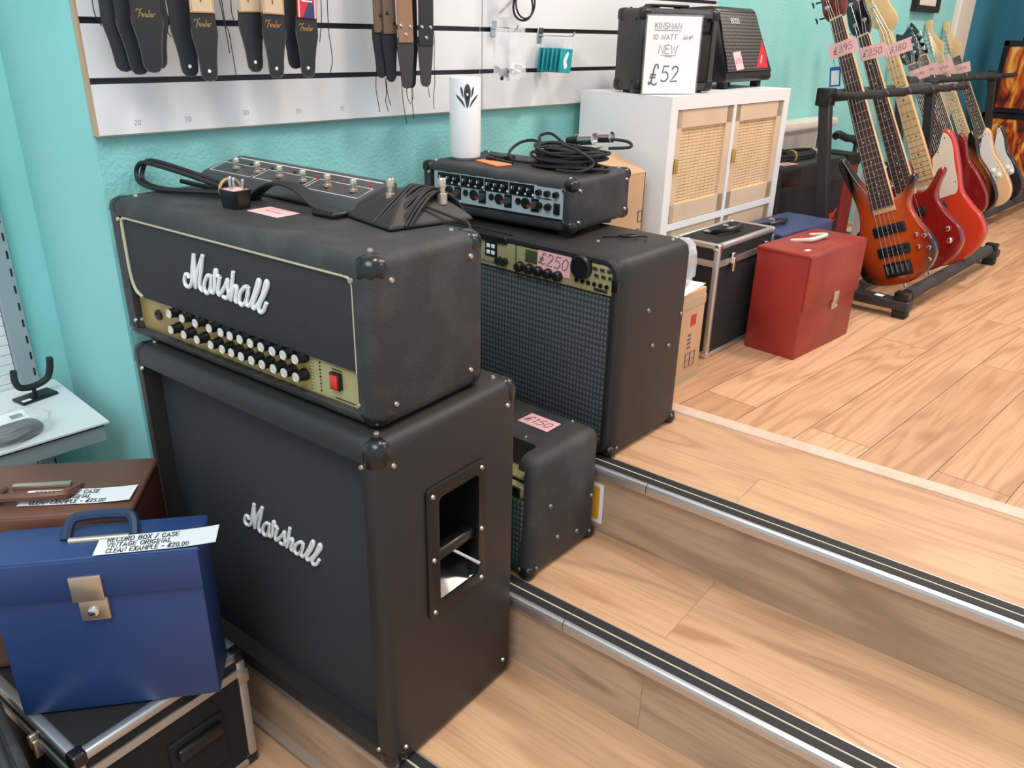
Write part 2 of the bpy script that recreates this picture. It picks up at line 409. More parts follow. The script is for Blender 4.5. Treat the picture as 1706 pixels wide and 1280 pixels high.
def cut(bm, cutter):
    a = finish('tmp_a', bm, 'black', sm=False); c = finish('tmp_b', cutter, 'black', sm=False)
    md = a.modifiers.new('b', 'BOOLEAN'); md.operation = 'DIFFERENCE'; md.object = c; md.solver = 'EXACT'
    dg = bpy.context.evaluated_depsgraph_get(); dg.update(); me = bpy.data.meshes.new_from_object(a.evaluated_get(dg))
    t = nb(); t.from_mesh(me)
    for o in (a, c):
        d = o.data; bpy.data.objects.remove(o); bpy.data.meshes.remove(d)
    bpy.data.meshes.remove(me); return t
def rrect(x0, x1, y0, y1, r, n=5):
    out = []
    for cx, cy, a0 in ((x1-r, y1-r, 0), (x0+r, y1-r, 90), (x0+r, y0+r, 180), (x1-r, y0+r, 270)):
        for i in range(n+1):
            a = R(a0+90*i/n); out.append((cx+r*math.cos(a), cy+r*math.sin(a)))
    return out

# ------------------------------------------------------------------ lettering
GL = {
'A': (.7, [[(0, 0), (.35, 1), (.7, 0)], [(.13, .36), (.57, .36)]]),
'B': (.6, [[(0, 0), (0, 1), (.4, 1), (.54, .9), (.54, .64), (.4, .53), (0, .53)], [(.4, .53), (.6, .42), (.6, .12), (.42, 0), (0, 0)]]),
'C': (.65, [[(.63, .82), (.5, .97), (.3, 1), (.1, .88), (0, .6), (0, .38), (.1, .1), (.3, 0), (.5, .04), (.64, .2)]]),
'D': (.68, [[(0, 0), (0, 1), (.35, 1), (.58, .86), (.67, .6), (.67, .4), (.58, .14), (.35, 0), (0, 0)]]),
'E': (.55, [[(.55, 1), (0, 1), (0, 0), (.56, 0)], [(0, .52), (.45, .52)]]),
'F': (.55, [[(.55, 1), (0, 1), (0, 0)], [(0, .52), (.42, .52)]]),
'G': (.68, [[(.63, .82), (.5, .97), (.3, 1), (.1, .88), (0, .6), (0, .38), (.1, .1), (.3, 0), (.52, .04), (.65, .18), (.65, .45), (.4, .45)]]),
'I': (.12, [[(.06, 0), (.06, 1)]]),
'K': (.6, [[(0, 0), (0, 1)], [(.56, 1), (0, .42)], [(.2, .62), (.6, 0)]]),
'L': (.52, [[(0, 1), (0, 0), (.52, 0)]]),
'M': (.8, [[(0, 0), (.06, 1), (.4, .25), (.74, 1), (.8, 0)]]),
'N': (.65, [[(0, 0), (0, 1), (.65, 0), (.65, 1)]]),
'O': (.7, [[(.35, 0), (.12, .1), (0, .38), (0, .62), (.12, .9), (.35, 1), (.58, .9), (.7, .62), (.7, .38), (.58, .1), (.35, 0)]]),
'P': (.58, [[(0, 0), (0, 1), (.4, 1), (.56, .88), (.56, .6), (.4, .48), (0, .48)]]),
'R': (.6, [[(0, 0), (0, 1), (.4, 1), (.56, .88), (.56, .62), (.4, .5), (0, .5)], [(.3, .5), (.6, 0)]]),
'S': (.58, [[(.55, .84), (.42, .98), (.2, 1), (.04, .86), (.04, .68), (.2, .55), (.42, .46), (.57, .32), (.55, .12), (.4, 0), (.16, 0), (0, .16)]]),
'T': (.62, [[(0, 1), (.62, 1)], [(.31, 1), (.31, 0)]]),
'V': (.66, [[(0, 1), (.33, 0), (.66, 1)]]),
'W': (.95, [[(0, 1), (.24, 0), (.47, .8), (.7, 0), (.95, 1)]]),
'X': (.62, [[(0, 0), (.62, 1)], [(0, 1), (.62, 0)]]),
'U': (.62, [[(0, 1), (0, .25), (.15, 0), (.45, 0), (.62, .25), (.62, 1)]]),
'/': (.4, [[(0, -.05), (.4, 1.05)]]), '-': (.4, [[(0, .42), (.4, .42)]]), '.': (.1, [[(.02, 0), (.08, .06)]]), ' ': (.35, []),
'0': (.58, [[(.29, 0), (.08, .14), (0, .5), (.08, .86), (.29, 1), (.5, .86), (.58, .5), (.5, .14), (.29, 0)]]),
'1': (.25, [[(0, .8), (.16, 1), (.16, 0)]]),
'2': (.58, [[(.02, .78), (.14, .96), (.34, 1), (.52, .86), (.5, .64), (.3, .36), (0, 0), (.58, .03)]]),
'3': (.55, [[(.02, .86), (.2, 1), (.44, .94), (.5, .74), (.36, .56), (.2, .54)], [(.36, .56), (.54, .38), (.5, .12), (.3, 0), (.08, .04), (0, .16)]]),
'4': (.58, [[(.42, 0), (.42, 1), (0, .3), (.58, .3)]]),
'5': (.58, [[(.54, 1), (.12, 1), (.06, .56), (.3, .64), (.52, .52), (.57, .28), (.44, .06), (.2, 0), (0, .1)]]),
'8': (.55, [[(.27, .54), (.06, .7), (.08, .92), (.27, 1), (.46, .92), (.48, .7), (.27, .54), (.03, .34), (.04, .1), (.27, 0), (.5, .1), (.52, .34), (.27, .54)]]),
'9': (.55, [[(.5, .66), (.3, .5), (.08, .58), (.02, .78), (.14, .96), (.34, 1), (.5, .86), (.5, .5), (.4, 0)]]),
'\u00a3': (.66, [[(.6, .78), (.52, .98), (.36, .98), (.28, .8), (.26, .5), (.2, .16), (.04, 0), (0, .1), (.12, .16), (.3, .04), (.5, 0), (.66, .1)], [(.06, .5), (.5, .5)], [(.04, .36), (.48, .36)]]),
}
Z1 = Vector((0, 0, 1))
def text(bm, s, h, mx, wgt=.06, gap=.22, slant=0.0, n=4, center=False, xs=1.0, serif=False):
    w = sum((GL[c][0]+gap) for c in s)*h*xs; x = -w/2 if center else 0.0
    for c in s:
        gw, st = GL[c]
        for pl in st:
            q = [Vector((x+(p[0]+slant*p[1])*h*xs, p[1]*h, 0)) for p in pl]
            tube(bm, q, wgt*h, n, flat=(Z1, .35), mx=mx)
            if serif:
                for e in (q[0], q[-1]):
                    tube(bm, [e-Vector((.11*h, 0, 0)), e+Vector((.11*h, 0, 0))], wgt*h*.55, n, flat=(Z1, .35), mx=mx)
        x += (gw+gap)*h*xs
    return w
def marshall(bm, w, h, r, mx):
    """flowing script in raised strokes; w spans 900 units, h 300 units"""
    def P(x, y, rel=True): return ((x-40)/900*w, (-(y-440)+.577*(x-140))/300*h)
    L = [
     [(100, 330), (92, 300), (62, 288), (40, 330), (52, 375), (92, 396), (128, 366), (152, 280), (192, 172)],
     [(192, 172), (180, 280), (160, 430)], [(160, 430), (205, 320), (292, 218)], [(292, 218), (250, 330), (214, 420), (232, 476), (266, 462)],
     [(350, 400), (318, 388), (280, 418), (262, 466), (280, 514), (312, 512), (345, 458), (358, 398)], [(358, 398), (336, 500), (352, 536), (378, 522)],
     [(378, 522), (398, 440), (408, 384), (424, 384), (424, 420), (452, 446)], [(452, 446), (414, 540), (424, 578), (450, 566)],
     [(448, 568), (500, 530), (534, 494), (528, 550), (526, 605), (500, 628), (462, 604)],
     [(526, 612), (560, 600)],
     [(604, 458), (575, 550), (540, 658)], [(540, 658), (580, 590), (612, 572), (622, 600), (592, 668), (606, 694), (636, 684)],
     [(738, 622), (704, 612), (652, 640), (632, 690), (652, 732), (688, 728), (728, 680), (742, 626)], [(742, 626), (708, 728), (724, 764), (752, 752)],
     [(752, 752), (800, 690), (852, 612), (862, 636), (830, 690), (778, 752), (770, 796), (800, 800)],
     [(800, 800), (870, 740), (928, 648), (940, 680), (900, 730), (836, 796), (832, 842), (868, 850), (908, 800)]]
    for pl in L:
        q = smooth([Vector((*P(*p), 0)) for p in pl], 5)
        tube(bm, q, r, 8, flat=(Z1, .9), mx=mx)
def strap_logo(bm, w, mx):
    s = w/9.0
    L = [[(0, 3.0), (.5, 3.9), (1.6, 3.5), (2.9, 4.2)], [(1.75, 3.6), (1.3, 2.0), (.7, .4)], [(1.2, 2.1), (2.3, 2.4)],
         [(2.2, 1.2), (2.9, 1.5), (2.9, 2.1), (2.4, 2.0), (2.3, 1.1), (2.9, .9), (3.5, 1.3)],
         [(3.5, 2.1), (3.3, .9)], [(3.4, 1.5), (4.0, 2.1), (4.2, 1.6), (4.0, .9), (4.5, 1.1)],
         [(5.3, 2.0), (4.7, 1.7), (4.7, 1.0), (5.2, 1.0), (5.5, 1.6)], [(5.9, 3.8), (5.5, 1.6), (5.5, 1.0), (5.9, 1.1)],
         [(6.1, 1.2), (6.8, 1.5), (6.8, 2.1), (6.3, 2.0), (6.2, 1.1), (6.8, .9), (7.3, 1.4)], [(7.5, 2.2), (7.4, 1.0)], [(7.45, 1.7), (7.9, 2.2), (8.4, 2.1)]]
    for pl in L: tube(bm, smooth([Vector((p[0]*s, p[1]*s, 0)) for p in pl], 3), .2*s, 4, flat=(Z1, .5), mx=mx)

# ================================================================== the setting
T1, T2, T3 = .17165, .34330, .51494
SYAW = -(math.pi/2-SKEW)                     # steps, amps: local x runs out from the wall, local y runs up the steps
SM = Matrix.Rotation(SYAW, 4, 'Z')
V1, V2, V3, VS = -.0380, .3104, .6100, 1.009
def stair(name, bm, m, sm=False):
    o = structure(name, bm, m, sm); o.matrix_world = SM; return o
b = nb(); box(b, -.6, 3.2, -3.0, V1+.02, -.05, 0); stair('floor_lower', b, 'tread')
for nm, v0, v1, zt in (('floor_step', V1, V2, T1), ('floor_landing', V2, V3, T2), ('floor_top_step', V3, VS-.02, T3)):
    b = nb(); box(b, -.25, 3.2, v0+.012, v1+.03, zt-.03, zt); stair(nm, b, 'tread')
for k, (v, z0, zt) in enumerate(((V1, 0, T1), (V2, T1, T2), (V3, T2, T3))):
    b = nb(); box(b, -.25, 3.2, v+.014, v+.03, z0, zt-.002); stair('wall_riser_%d' % (k+1), b, 'riser')
    for (u0, u1) in ((-.1, .874), (.876, 3.2)):
        b = nb()
        pr = [(0, -.020), (-.002, -.004), (0, .002), (.004, .004), (.056, .004), (.060, 0), (.012, 0), (.012, -.020)]
        A = [b.verts.new((u0, v+p, zt+q)) for p, q in pr]; Bv = [b.verts.new((u1, v+p, zt+q)) for p, q in pr]
        b.faces.new(A[::-1]); b.faces.new(Bv)
        for i in range(len(pr)): b.faces.new((A[i], A[(i+1) % len(pr)], Bv[(i+1) % len(pr)], Bv[i]))
        n = stair('trim_%d' % (k+1), b, 'alu')
        b = nb(); box(b, u0, u1, v+.010, v+.027, zt+.0035, zt+.0052); box(b, u0, u1, v+.033, v+.052, zt+.0035, zt+.0052)
        finish('rubber_insert', b, 'rubber', n, sm=False)
        b = nb(); box(b, u0, u1, v+.0285, v+.0315, zt+.0035, zt+.0050); finish('pale_line', b, 'piping', n, sm=False)
# pale trim bead at the foot of the lowest riser
b = nb(); box(b, -.1, 3.2, V1-.006, V1+.014, 0, .012); stair('baseboard_step', b, mat('bead_grey_wood', S(158, 138, 120), .6))
b = nb(); rbox(b, -.1, 3.2, VS-.022, VS+.022, T3-.004, T3+.004, .003); stair('trim_4', b, 'threshold')
def S2W(u, v): q = SM @ Vector((u, v, 0)); return q.x, q.y
b = nb()
p0, p1 = S2W(-.1, VS), S2W(3.2, VS)
vs = [b.verts.new((x, y, z)) for z in (T3-.03, T3) for x, y in (p0, p1, (8.2, p1[1]), (8.2, .1))]
for f in ((3, 2, 1, 0), (4, 5, 6, 7), (0, 1, 5, 4), (1, 2, 6, 5), (2, 3, 7, 6), (3, 0, 4, 7)): b.faces.new([vs[i] for i in f])
structure('floor', b, 'oak')
WY = .018
b = nb(); box(b, 0, 4.72, WY, WY+.6, -.05, 2.95); structure('wall_back', b, 'wall')
b = nb(); box(b, -.004, 0, WY+.001, .46, -.05, 2.95); structure('wall_return', b, 'wall_smooth')
b = nb(); box(b, -2.6, -.004, .45, .5, -.05, 2.95); structure('wall_left_recess', b, 'wall_smooth')
b = nb(); box(b, 4.72, 8.2, .06, .2, -.05, 2.95); structure('wall_back_far', b, 'wall_deep')
b = nb(); box(b, 8.2, 8.3, -3.2, .2, -.05, 2.95); structure('wall_right', b, 'wall_deep')
b = nb(); rbox(b, 4.70, 4.95, WY-.03, .1, T3, 2.93, .01); structure('trim_5', b, 'cream')
b = nb(); box(b, -2.6, 8.3, -3.4, .5, 2.90, 2.95); structure('ceiling', b, 'white')

# slatted display panels on the wall
SZ, PIT, GH = 1.2082, .1016, .0109
def slat_panel(x0, x1, label, numbers):
    t = thing('slat_wall_panel', label, 'wall panel', (x0, 0, SZ), 0, 'slatted wall panels')
    b = nb(); W = x1-x0
    box(b, 0, W, .010, .018, 0, 1.5)
    for k in range(14):
        z0 = 0 if k == 0 else .0896+GH+(k-1)*PIT; z1 = .0896+k*PIT
        rbox(b, .0012, W-.0012, 0, .012, z0, z1, .0008, 1)
    part('panel_boards', b, 'white', t, sm=False)
    b = nb()
    if x0 == 0: box(b, -.003, .0012, .0, .018, -.001, 1.5)
    box(b, 0, W, .0012, .017, -.0015, -.0004)
    part('raw_edge', b, 'edge_mdf', t, sm=False)
    for k in range(13):
        b = nb(); z0 = .0896+k*PIT; box(b, .001, W-.001, .0085, .0098, z0-.001, z0+GH+.001)
        part('groove_insert', b, 'groove', t, sm=False)
    for s, x, z in numbers:
        b = nb(); text(b, s, .009, front(x-x0, -.0003, z-SZ), .05, center=True); part('handwritten_number', b, 'ink_grey', t)
    return t
slat_panel(0, .991, 'white slatted wall panel behind the hanging guitar straps', [('20', .076, 1.224), ('20', .176, 1.225), ('20', .303, 1.231), ('20', .429, 1.228), ('15', .545, 1.228)])
slat_panel(.993, 2.14, 'white slatted wall panel behind the teal packets and small amps', [])

# ================================================================== amplifiers
def shell(W, D, H, r, mL, mR, mB, mT, rec, slant=0.0):
    t = nb(); rbox(t, 0, W, 0, D, 0, H, r, 4)
    t.faces.ensure_lookup_table()
    ff = max((f for f in t.faces if abs(f.calc_center_median().y) < 1e-5), key=lambda f: f.calc_area())
    c = ff.calc_center_median()
    ov = sorted(ff.verts, key=lambda v: math.atan2(v.co.z-c.z, v.co.x-c.x)); bmesh.ops.delete(t, geom=[ff], context='FACES_ONLY')
    q = [(mL, mB), (W-mR, mB), (W-mR, H-mT), (mL, H-mT)]
    a = [t.verts.new((x, 0, z)) for x, z in q]; d = [t.verts.new((x, rec, z)) for x, z in q]
    for i in range(4):
        j = (i+1) % 4
        t.faces.new((ov[i], ov[j], a[j], a[i])); t.faces.new((a[i], a[j], d[j], d[i]))
    t.faces.new(d)
    if slant:
        for v in t.verts:
            if v.co.y < D*.5: v.co.y += slant*v.co.z/H
    return t
def caps(t, W, D, H, corners, s=(.045, .045, .05), r=.02, m='gloss', screw='nickel', out=.0016):
    for sx, sy, sz in corners:
        b = nb()
        x0, x1 = (-out, s[0]) if sx == 0 else (W-s[0], W+out)
        y0, y1 = (-out, s[1]) if sy == 0 else (D-s[1], D+out)
        z0, z1 = (-out, s[2]) if sz == 0 else (H-s[2], H+out)
        rbox(b, x0, x1, y0, y1, z0, z1, r, 4); c = part('corner_cap', b, m, t)
        X = s[0]*.80 if sx == 0 else W-s[0]*.80; Y = s[1]*.80 if sy == 0 else D-s[1]*.80; Z = s[2]*.8 if sz == 0 else H-s[2]*.8
        e = .0016+out
        for p, n in (((X, 0 if sy == 0 else D, Z), (0, -1 if sy == 0 else 1, 0)), ((0 if sx == 0 else W, Y, Z), (-1 if sx == 0 else 1, 0, 0)), ((X, Y, 0 if sz == 0 else H), (0, 0, -1 if sz == 0 else 1))):
            if n[2] < 0: continue
            b = nb(); pp = Vector(p); nn = Vector(n); cyl(b, pp, pp+nn*e, .0045, .0035, 12); part('screw', b, screw, c)
def screw_at(t, p, n, r=.005, m='nickel', h=.003, name='screw'):
    b = nb(); p, n = Vector(p), Vector(n); cyl(b, p-n*.001, p+n*h, r, r*.7, 12); return part(name, b, m, t)

# --- guitar amp head
HZ = .8395
head = thing('guitar_amp_head', 'black guitar amp head with gold control panel stacked on the tall speaker cabinet', 'amplifier', (-.026, -.041, HZ), R(-83.2))
HW, HD, HH = .697, .258, .268
b = shell(HW, HD, HH, .0195, .040, .039, .020, .030, .03); part('body', b, 'tolex', head)
b = nb(); rbox(b, .041, HW-.040, .004, .028, .087, HH-.031, .002); part('grille', b, 'grille_check', head)
b = nb()
pl = [(.074, .089), (.056, .097), (.046, .116), (.043, .145), (.043, .18), (.043, .218), (.047, .232), (.060, .236), (.09, .236), (.30, .236), (.61, .236), (.640, .236), (.653, .232), (.657, .219), (.657, .18), (.657, .13), (.657, .088)]
tube(b, [Vector((x, .004, z)) for x, z in smooth([Vector((*p, 0)) for p in pl], 4) for z in [0]] if False else [Vector((q.x, .003, q.y)) for q in smooth([Vector((*p, 0)) for p in pl], 4)], .0032, 8)
part('cream_piping', b, 'piping', head)
b = nb(); box(b, .044, .656, .012, .029, .0205, .088); gp = part('control_panel', b, 'gold', head, sm=False)
b = nb(); box(b, .538, .655, .0115, .0121, .023, .080); part('panel_patch', b, 'gold2', gp, sm=False)
b = nb(); box(b, .588, .612, .0112, .0116, .0745, .0765); box(b, .592, .645, .0112, .0116, .026, .0282)
part('panel_print', b, 'ink', gp, sm=False)
for u in (.17, .21, .25, .29, .345, .40, .46):
    b = nb(); box(b, u-.010, u+.012, .0113, .0119, .0845, .0862); part('label_bar', b, 'ink', gp, sm=False)
for k in range(10):
    b = nb(); box(b, .535, .545, .0112, .0116, .028+k*.0055, .0286+k*.0055); part('scale_mark', b, 'ink', gp, sm=False)
KU = [.176, .217, .257, .298, .331, .357, .384, .412, .440, .469, .496, .525]
proto = None
for w_, sh in ((.0800, 0), (.0487, -.002)):
    for u in KU:
        if proto is None:
            b = nb(); lathe(b, [(.0105, .0), (.0105, .006), (.0088, .010), (.0086, .020)], frame((0, 0, 0), (1, 0, 0), (0, 0, 1)), 18); proto = part('knob', b, 'knob', head)
            b = nb(); lathe(b, [(.0082, .0195), (.0082, .0212), (.0064, .0218), (.006, .0212), (0, .0214)], frame((0, 0, 0), (1, 0, 0), (0, 0, 1)), 18); part('knob_cap', b, 'cap_silver', proto)
            proto.location = (u+sh, .012, w_)
        else: again(proto, (u+sh, .012, w_))
b = nb(); lathe(b, [(.010, 0), (.010, .004), (.006, .005), (.004, .002), (0, .002)], front(.106, .012, .058)); part('input_jack', b, 'black', head)
b = nb(); rbox(b, .589, .611, .004, .014, .044, .072, .001); sw = part('power_switch', b, 'black', head)
b = nb(); rbox(b, .592, .608, .0015, .007, .047, .069, .0015); part('rocker', b, 'red_lamp', sw)
for k in range(9):
    b = nb(); cyl(b, (.560, .0125, .030+k*.006), (.560, .0105, .030+k*.006), .0013 if k % 2 else .0018, None, 8); part('indicator', b, 'black', head)
b = nb(); marshall(b, .235, .066, .0038, front(.228, .001, .1385)); part('script_logo', b, 'logo', head)
caps(head, HW, HD, HH, [(0, 0, 1), (1, 0, 1), (1, 1, 1), (0, 1, 1), (0, 0, 0), (1, 0, 0), (1, 1, 0)], (.05, .05, .045), .022)
b = nb()
hp = smooth([Vector((.205, .16, .272)), Vector((.235, .16, .278)), Vector((.270, .16, .298)), Vector((.31, .16, .309)), Vector((.36, .16, .305)), Vector((.40, .16, .286)), Vector((.43, .16, .276))], 5)
tube(b, hp, .016, 8, flat=(Vector((0, .0, 1)), .28)); hd = part('carry_handle', b, 'rubber', head)
for u in (.205, .437):
    b = nb(); rbox(b, u-.030, u+.030, .142, .178, .267, .280, .006, 3); part('handle_end_cap', b, 'black', hd)
for u, v in ((.02, .02), (.677, .02), (.677, .238), (.02, .238)):
    b = nb(); cyl(b, (u+(.02 if u < .1 else -.02), v+(.02 if v < .1 else -.02), -.0014), (u+(.02 if u < .1 else -.02), v+(.02 if v < .1 else -.02), .006), .014); part('foot', b, 'rubber', head)

# --- speaker cabinet under it
cab = thing('speaker_cabinet', 'tall black speaker cabinet standing on the lowest step', 'speaker cabinet', (-.045, -.090, T1), R(-83.8))
CW, CD, CH = .677, .350, .666
b = shell(CW, CD, CH, .020, .032, .034, .046, .038, .038)
c_ = nb(); rbox(c_, CW-.10, CW+.05, .127, .235, .309, .523, .006); b = cut(b, c_)
part('body', b, 'tolex2', cab)
b = nb(); rbox(b, .033, CW-.035, .034, .0385, .047, CH-.039, .001); part('grille', b, 'grille_cab', cab)
b = nb(); marshall(b, .226, .062, .0036, front(.262, .032, .345)); part('script_logo', b, 'logo', cab)
caps(cab, CW, CD, CH, [(0, 0, 1), (1, 0, 1), (1, 1, 1), (0, 1, 1), (1, 0, 0), (1, 1, 0), (0, 0, 0)], (.042, .042, .055), .020)
# recessed side handle
hp_ = thing  # (kept simple: one part with its own pieces)
RIGHT = frame((0, 0, 0), (0, 1, 0), (0, 0, 1))       # local plane x=v, y=w, normal = +u
def right(u, v, w): return Matrix.Translation((u, v, w)) @ RIGHT
b = nb(); prism(b, rrect(.100, .252, .284, .547, .012), 0, .0045, right(CW, 0, 0), .0015)
c_ = nb(); prism(c_, rrect(.129, .233, .311, .521, .010), -.02, .03, right(CW, 0, 0)); b = cut(b, c_)
hpl = part('handle_plate', b, 'black', cab)
b = nb()
for q in ([(.1265, .2355, .4, .4)],):
    x0 = CW-.098
    box(b, x0, x0+.003, .127, .235, .309, .523); box(b, x0, CW, .127, .1285, .309, .523); box(b, x0, CW, .2335, .235, .309, .523); box(b, x0, CW, .127, .235, .5215, .523)
part('handle_cup', b, 'gloss', hpl, sm=False)
b = nb(); vs = [b.verts.new(p) for p in ((CW, .1285, .311), (CW, .2335, .311), (CW-.095, .2335, .365), (CW-.095, .1285, .365))]; b.faces.new(vs); vs = [b.verts.new(v.co-Vector((0, 0, .002))) for v in vs]; b.faces.new(vs[::-1]); part('sloped_lip', b, 'gloss', hpl, sm=False)
b = nb(); rbox(b, CW-.030, CW-.004, .1285, .2335, .385, .408, .006, 3); part('grip_bar', b, 'gloss', hpl)
b = nb(); cyl(b, (CW-.03, .190, .375), (CW+.006, .232, .335), .004); part('bracket_pin', b, 'chrome', hpl)
for v, w_ in ((.114, .530), (.240, .531), (.114, .405), (.240, .405), (.114, .296), (.240, .298)): screw_at(hpl, (CW+.0045, v, w_), (1, 0, 0), .0048)
for u, v in ((.1, .08), (.577, .08), (.577, .28), (.1, .28)):
    b = nb(); cyl(b, (u, v, -.0005), (u, v, .004), .014); part('foot', b, 'rubber', cab)

# --- combo amp on the top step
combo = thing('combo_amp', 'large black combo amp with pale gold panel standing on the top step', 'amplifier', (.705, -.087, T3), R(-87.9))
BW, BD, BH = .60, .284, .463
b = shell(BW, BD, BH, .018, .022, .022, .022, .010, .024) if False else shell(BW, BD, BH, .030, .030, .030, .030, .030, .024)
part('body', b, 'tolex2', combo)
b = nb(); tube(b, [Vector((x, .0, z)) for x, z in rrect(.016, BW-.016, .014, BH-.010, .03, 6)], .009, 8, True); part('edge_roll', b, 'rubber', combo)
b = nb(); rbox(b, .024, BW-.022, .002, .022, .022, .378, .003); part('grille', b, 'grille_combo', combo)
b = nb(); rbox(b, .024, BW-.026, .004, .024, .381, .452, .004, 3); cp = part('control_panel', b, 'gold2', combo)
b = nb(); rbox(b, .02, BW*.5-.015, -.004, .03, .440, BH-.003, .006, 3); part('panel_hood', b, 'black', combo)
for k in range(5):
    b = nb(); lathe(b, [(.012, 0), (.011, .012), (.0085, .016), (0, .016)], front(.325+k*.0275, .004, .399), 16); part('knob', b, 'knob', combo)
b = nb(); lathe(b, [(.026, 0), (.026, .010), (.023, .014), (0, .014)], front(.498, .004, .432), 28); part('data_wheel', b, 'knob', combo)
for i in range(3):
    for j in range(2):
        u = .527+i*.018+j*.004
        b = nb(); rbox(b, u, u+.012, -.001, .005, .432-j*.014, .439-j*.014, .0015); part('button', b, 'steel', combo)
for k in range(6):
    b = nb(); cyl(b, (.484+k*.0158, .0045, .4005), (.484+k*.0158, .001, .4005), .0048); part('jack_button', b, 'black', combo)
b = nb(); rbox(b, .588-.010, .588+.006, -.003, .006, .395, .421, .002); part('power_switch', b, 'black', combo)
b = nb(); rbox(b, .338, .372, .0025, .006, .413, .441, .001); part('display', b, 'lcd', combo)
b = nb(); rbox(b, .215, .252, .0015, .006, .405, .440, .001); bk = part('button_block', b, 'black', combo)
for i in range(2):
    for j in range(2):
        b = nb(); rbox(b, .222+i*.015, .232+i*.015, -.001, .003, .411+j*.015, .420+j*.015, .001); part('button', b, 'white_gloss', bk)
for u in (.262, .278):
    b = nb(); lathe(b, [(.009, 0), (.009, .012), (0, .013)], front(u, .004, .401), 14); part('knob', b, 'knob', combo)
b = nb(); box(b, .3095, .311, .0025, .0045, .383, .446); text(b, 'MILLENIUM', .0065, front(.205, .0034, .388), .07); box(b, .53, .565, .0034, .0038, .386, .393); part('panel_print', b, 'ink', combo, sm=False)
for ch in combo.children:
    if ch.name.split('.')[0] in ('knob', 'data_wheel', 'button', 'jack_button', 'power_switch', 'display', 'button_block', 'control_panel', 'panel_print', 'panel_hood'): ch.location.y -= .008
for v, w_ in ((.108, .331), (.254, .289), (.138, .241), (.210, .222)): screw_at(combo, (BW, v, w_), (1, 0, 0), .006, 'alu_dull', .004, 'bolt')
screw_at(combo, (.46, .10, BH), (0, 0, 1), .005); screw_at(combo, (.57, .235, BH), (0, 0, 1), .005)
caps(combo, BW, BD, BH, [(1, 0, 0), (1, 1, 0)], (.03, .03, .03), .012, 'black', 'alu_dull')
for u, v in ((.06, .05), (.54, .05), (.54, .23), (.06, .23)):
    b = nb(); cyl(b, (u, v, -.0008), (u, v, .004), .014); part('foot', b, 'rubber', combo)

# --- small combo on the middle step
small = thing('practice_amp', 'small black combo amp with pink 150 tag on the middle step', 'amplifier', (.418, -.308, T2), R(-87))
PW, PD, PH = .40, .241, .278
b = shell(PW, PD, PH, .026, .028, .028, .028, .028, .022, .014)
c_ = nb(); rbox(c_, .08, PW-.045, -.02, .075, PH-.062, PH+.05, .012, 3); b = cut(b, c_)
part('body', b, 'tolex', small)
b = nb(); rbox(b, .026, PW-.026, .004, .018, .024, .185, .002); part('grille', b, 'grille_combo', small)
b = nb(); rbox(b, .03, PW-.028, .010, .028, .188, .212, .002); part('control_panel', b, 'gold2', small)
b = nb(); rbox(b, .345, .364, .006, .014, .190, .210, .002); part('power_switch', b, 'black', small)
b = nb(); box(b, .081, PW-.046, .030, .070, PH-.0615, PH-.058); part('top_panel', b, 'gold2', small, sm=False)
for v, w_ in ((.065, .158), (.215, .117), (.094, .068), (.165, .048)): screw_at(small, (PW, v, w_), (1, 0, 0), .006, 'alu_dull', .004, 'bolt')
for u, v in ((.306, .092), (.334, .219)): screw_at(small, (u, v, PH), (0, 0, 1), .005, 'steel')
caps(small, PW, PD, PH, [(1, 0, 0), (1, 1, 0)], (.032, .032, .03), .012, 'black', 'alu_dull')
for u, v in ((.05, .05), (.35, .05), (.35, .19), (.05, .19)):
    b = nb(); cyl(b, (u, v, -.0008), (u, v, .004), .012); part('foot', b, 'rubber', small)

# --- mixer amp on the combo
XZ = T3+BH+.0115
mixer = thing('mixer_amp', 'black powered mixer head with grey knob panel on top of the large combo', 'mixer amplifier', (.725, -.060, XZ), R(-82.6))
XW, XD, XH = .443, .262, .118
b = shell(XW, XD, XH, .016, .030, .026, .024, .012+.006, .010); part('body', b, 'tolex', mixer)
b = nb(); box(b, .040, .416, .002, .009, .030, .104); fp = part('face_panel', b, 'grey_face', mixer, sm=False)
kb = None
for g in range(4):
    b = nb(); box(b, .052+g*.072, .121+g*.072, .0014, .0022, .068, .096); part('label_block', b, 'black', mixer, sm=False)
    for k in range(3):
        p = (.066+g*.072+k*.0215, .0016, .084)
        if kb is None:
            b = nb(); lathe(b, [(.0075, 0), (.007, .009), (.005, .011), (0, .011)], FRONT, 14); kb = part('knob', b, 'knob', mixer)
            b = nb(); box(b, -.001, .001, -.0118, -.0105, .0, .006); part('pointer', b, 'white_gloss', kb, sm=False); kb.location = p
        else: again(kb, p)
        b = nb(); cyl(b, (p[0]+.0095, .0016, .0745), (p[0]+.0095, .0008, .0745), .0028, None, 10); part('value_dot', b, 'white_gloss', mixer)
    b = nb(); cyl(b, (.062+g*.0775, .002, .056), (.062+g*.0775, -.001, .056), .0075, None, 14); part('line_jack', b, 'black', mixer)
    b = nb(); lathe(b, [(.0125, 0), (.0125, .002), (.010, .003), (.0095, .001), (0, .001)], front(.088+g*.0755, .002, .054), 18); xl = part('microphone_socket', b, 'black', mixer)
    b = nb(); rbox(b, .094+g*.0755, .100+g*.0755, -.003, .001, .046, .051, .001); part('release_tab', b, 'red_bit', xl)
    b = nb(); box(b, .1035+g*.0755, .1245+g*.0755, .0012, .002, .037, .067); bb = part('socket_block', b, 'black', mixer, sm=False)
    b = nb(); lathe(b, [(.009, 0), (.008, .009), (0, .010)], front(.114+g*.0755, .0014, .053), 14); part('knob', b, 'dark_grey', bb)
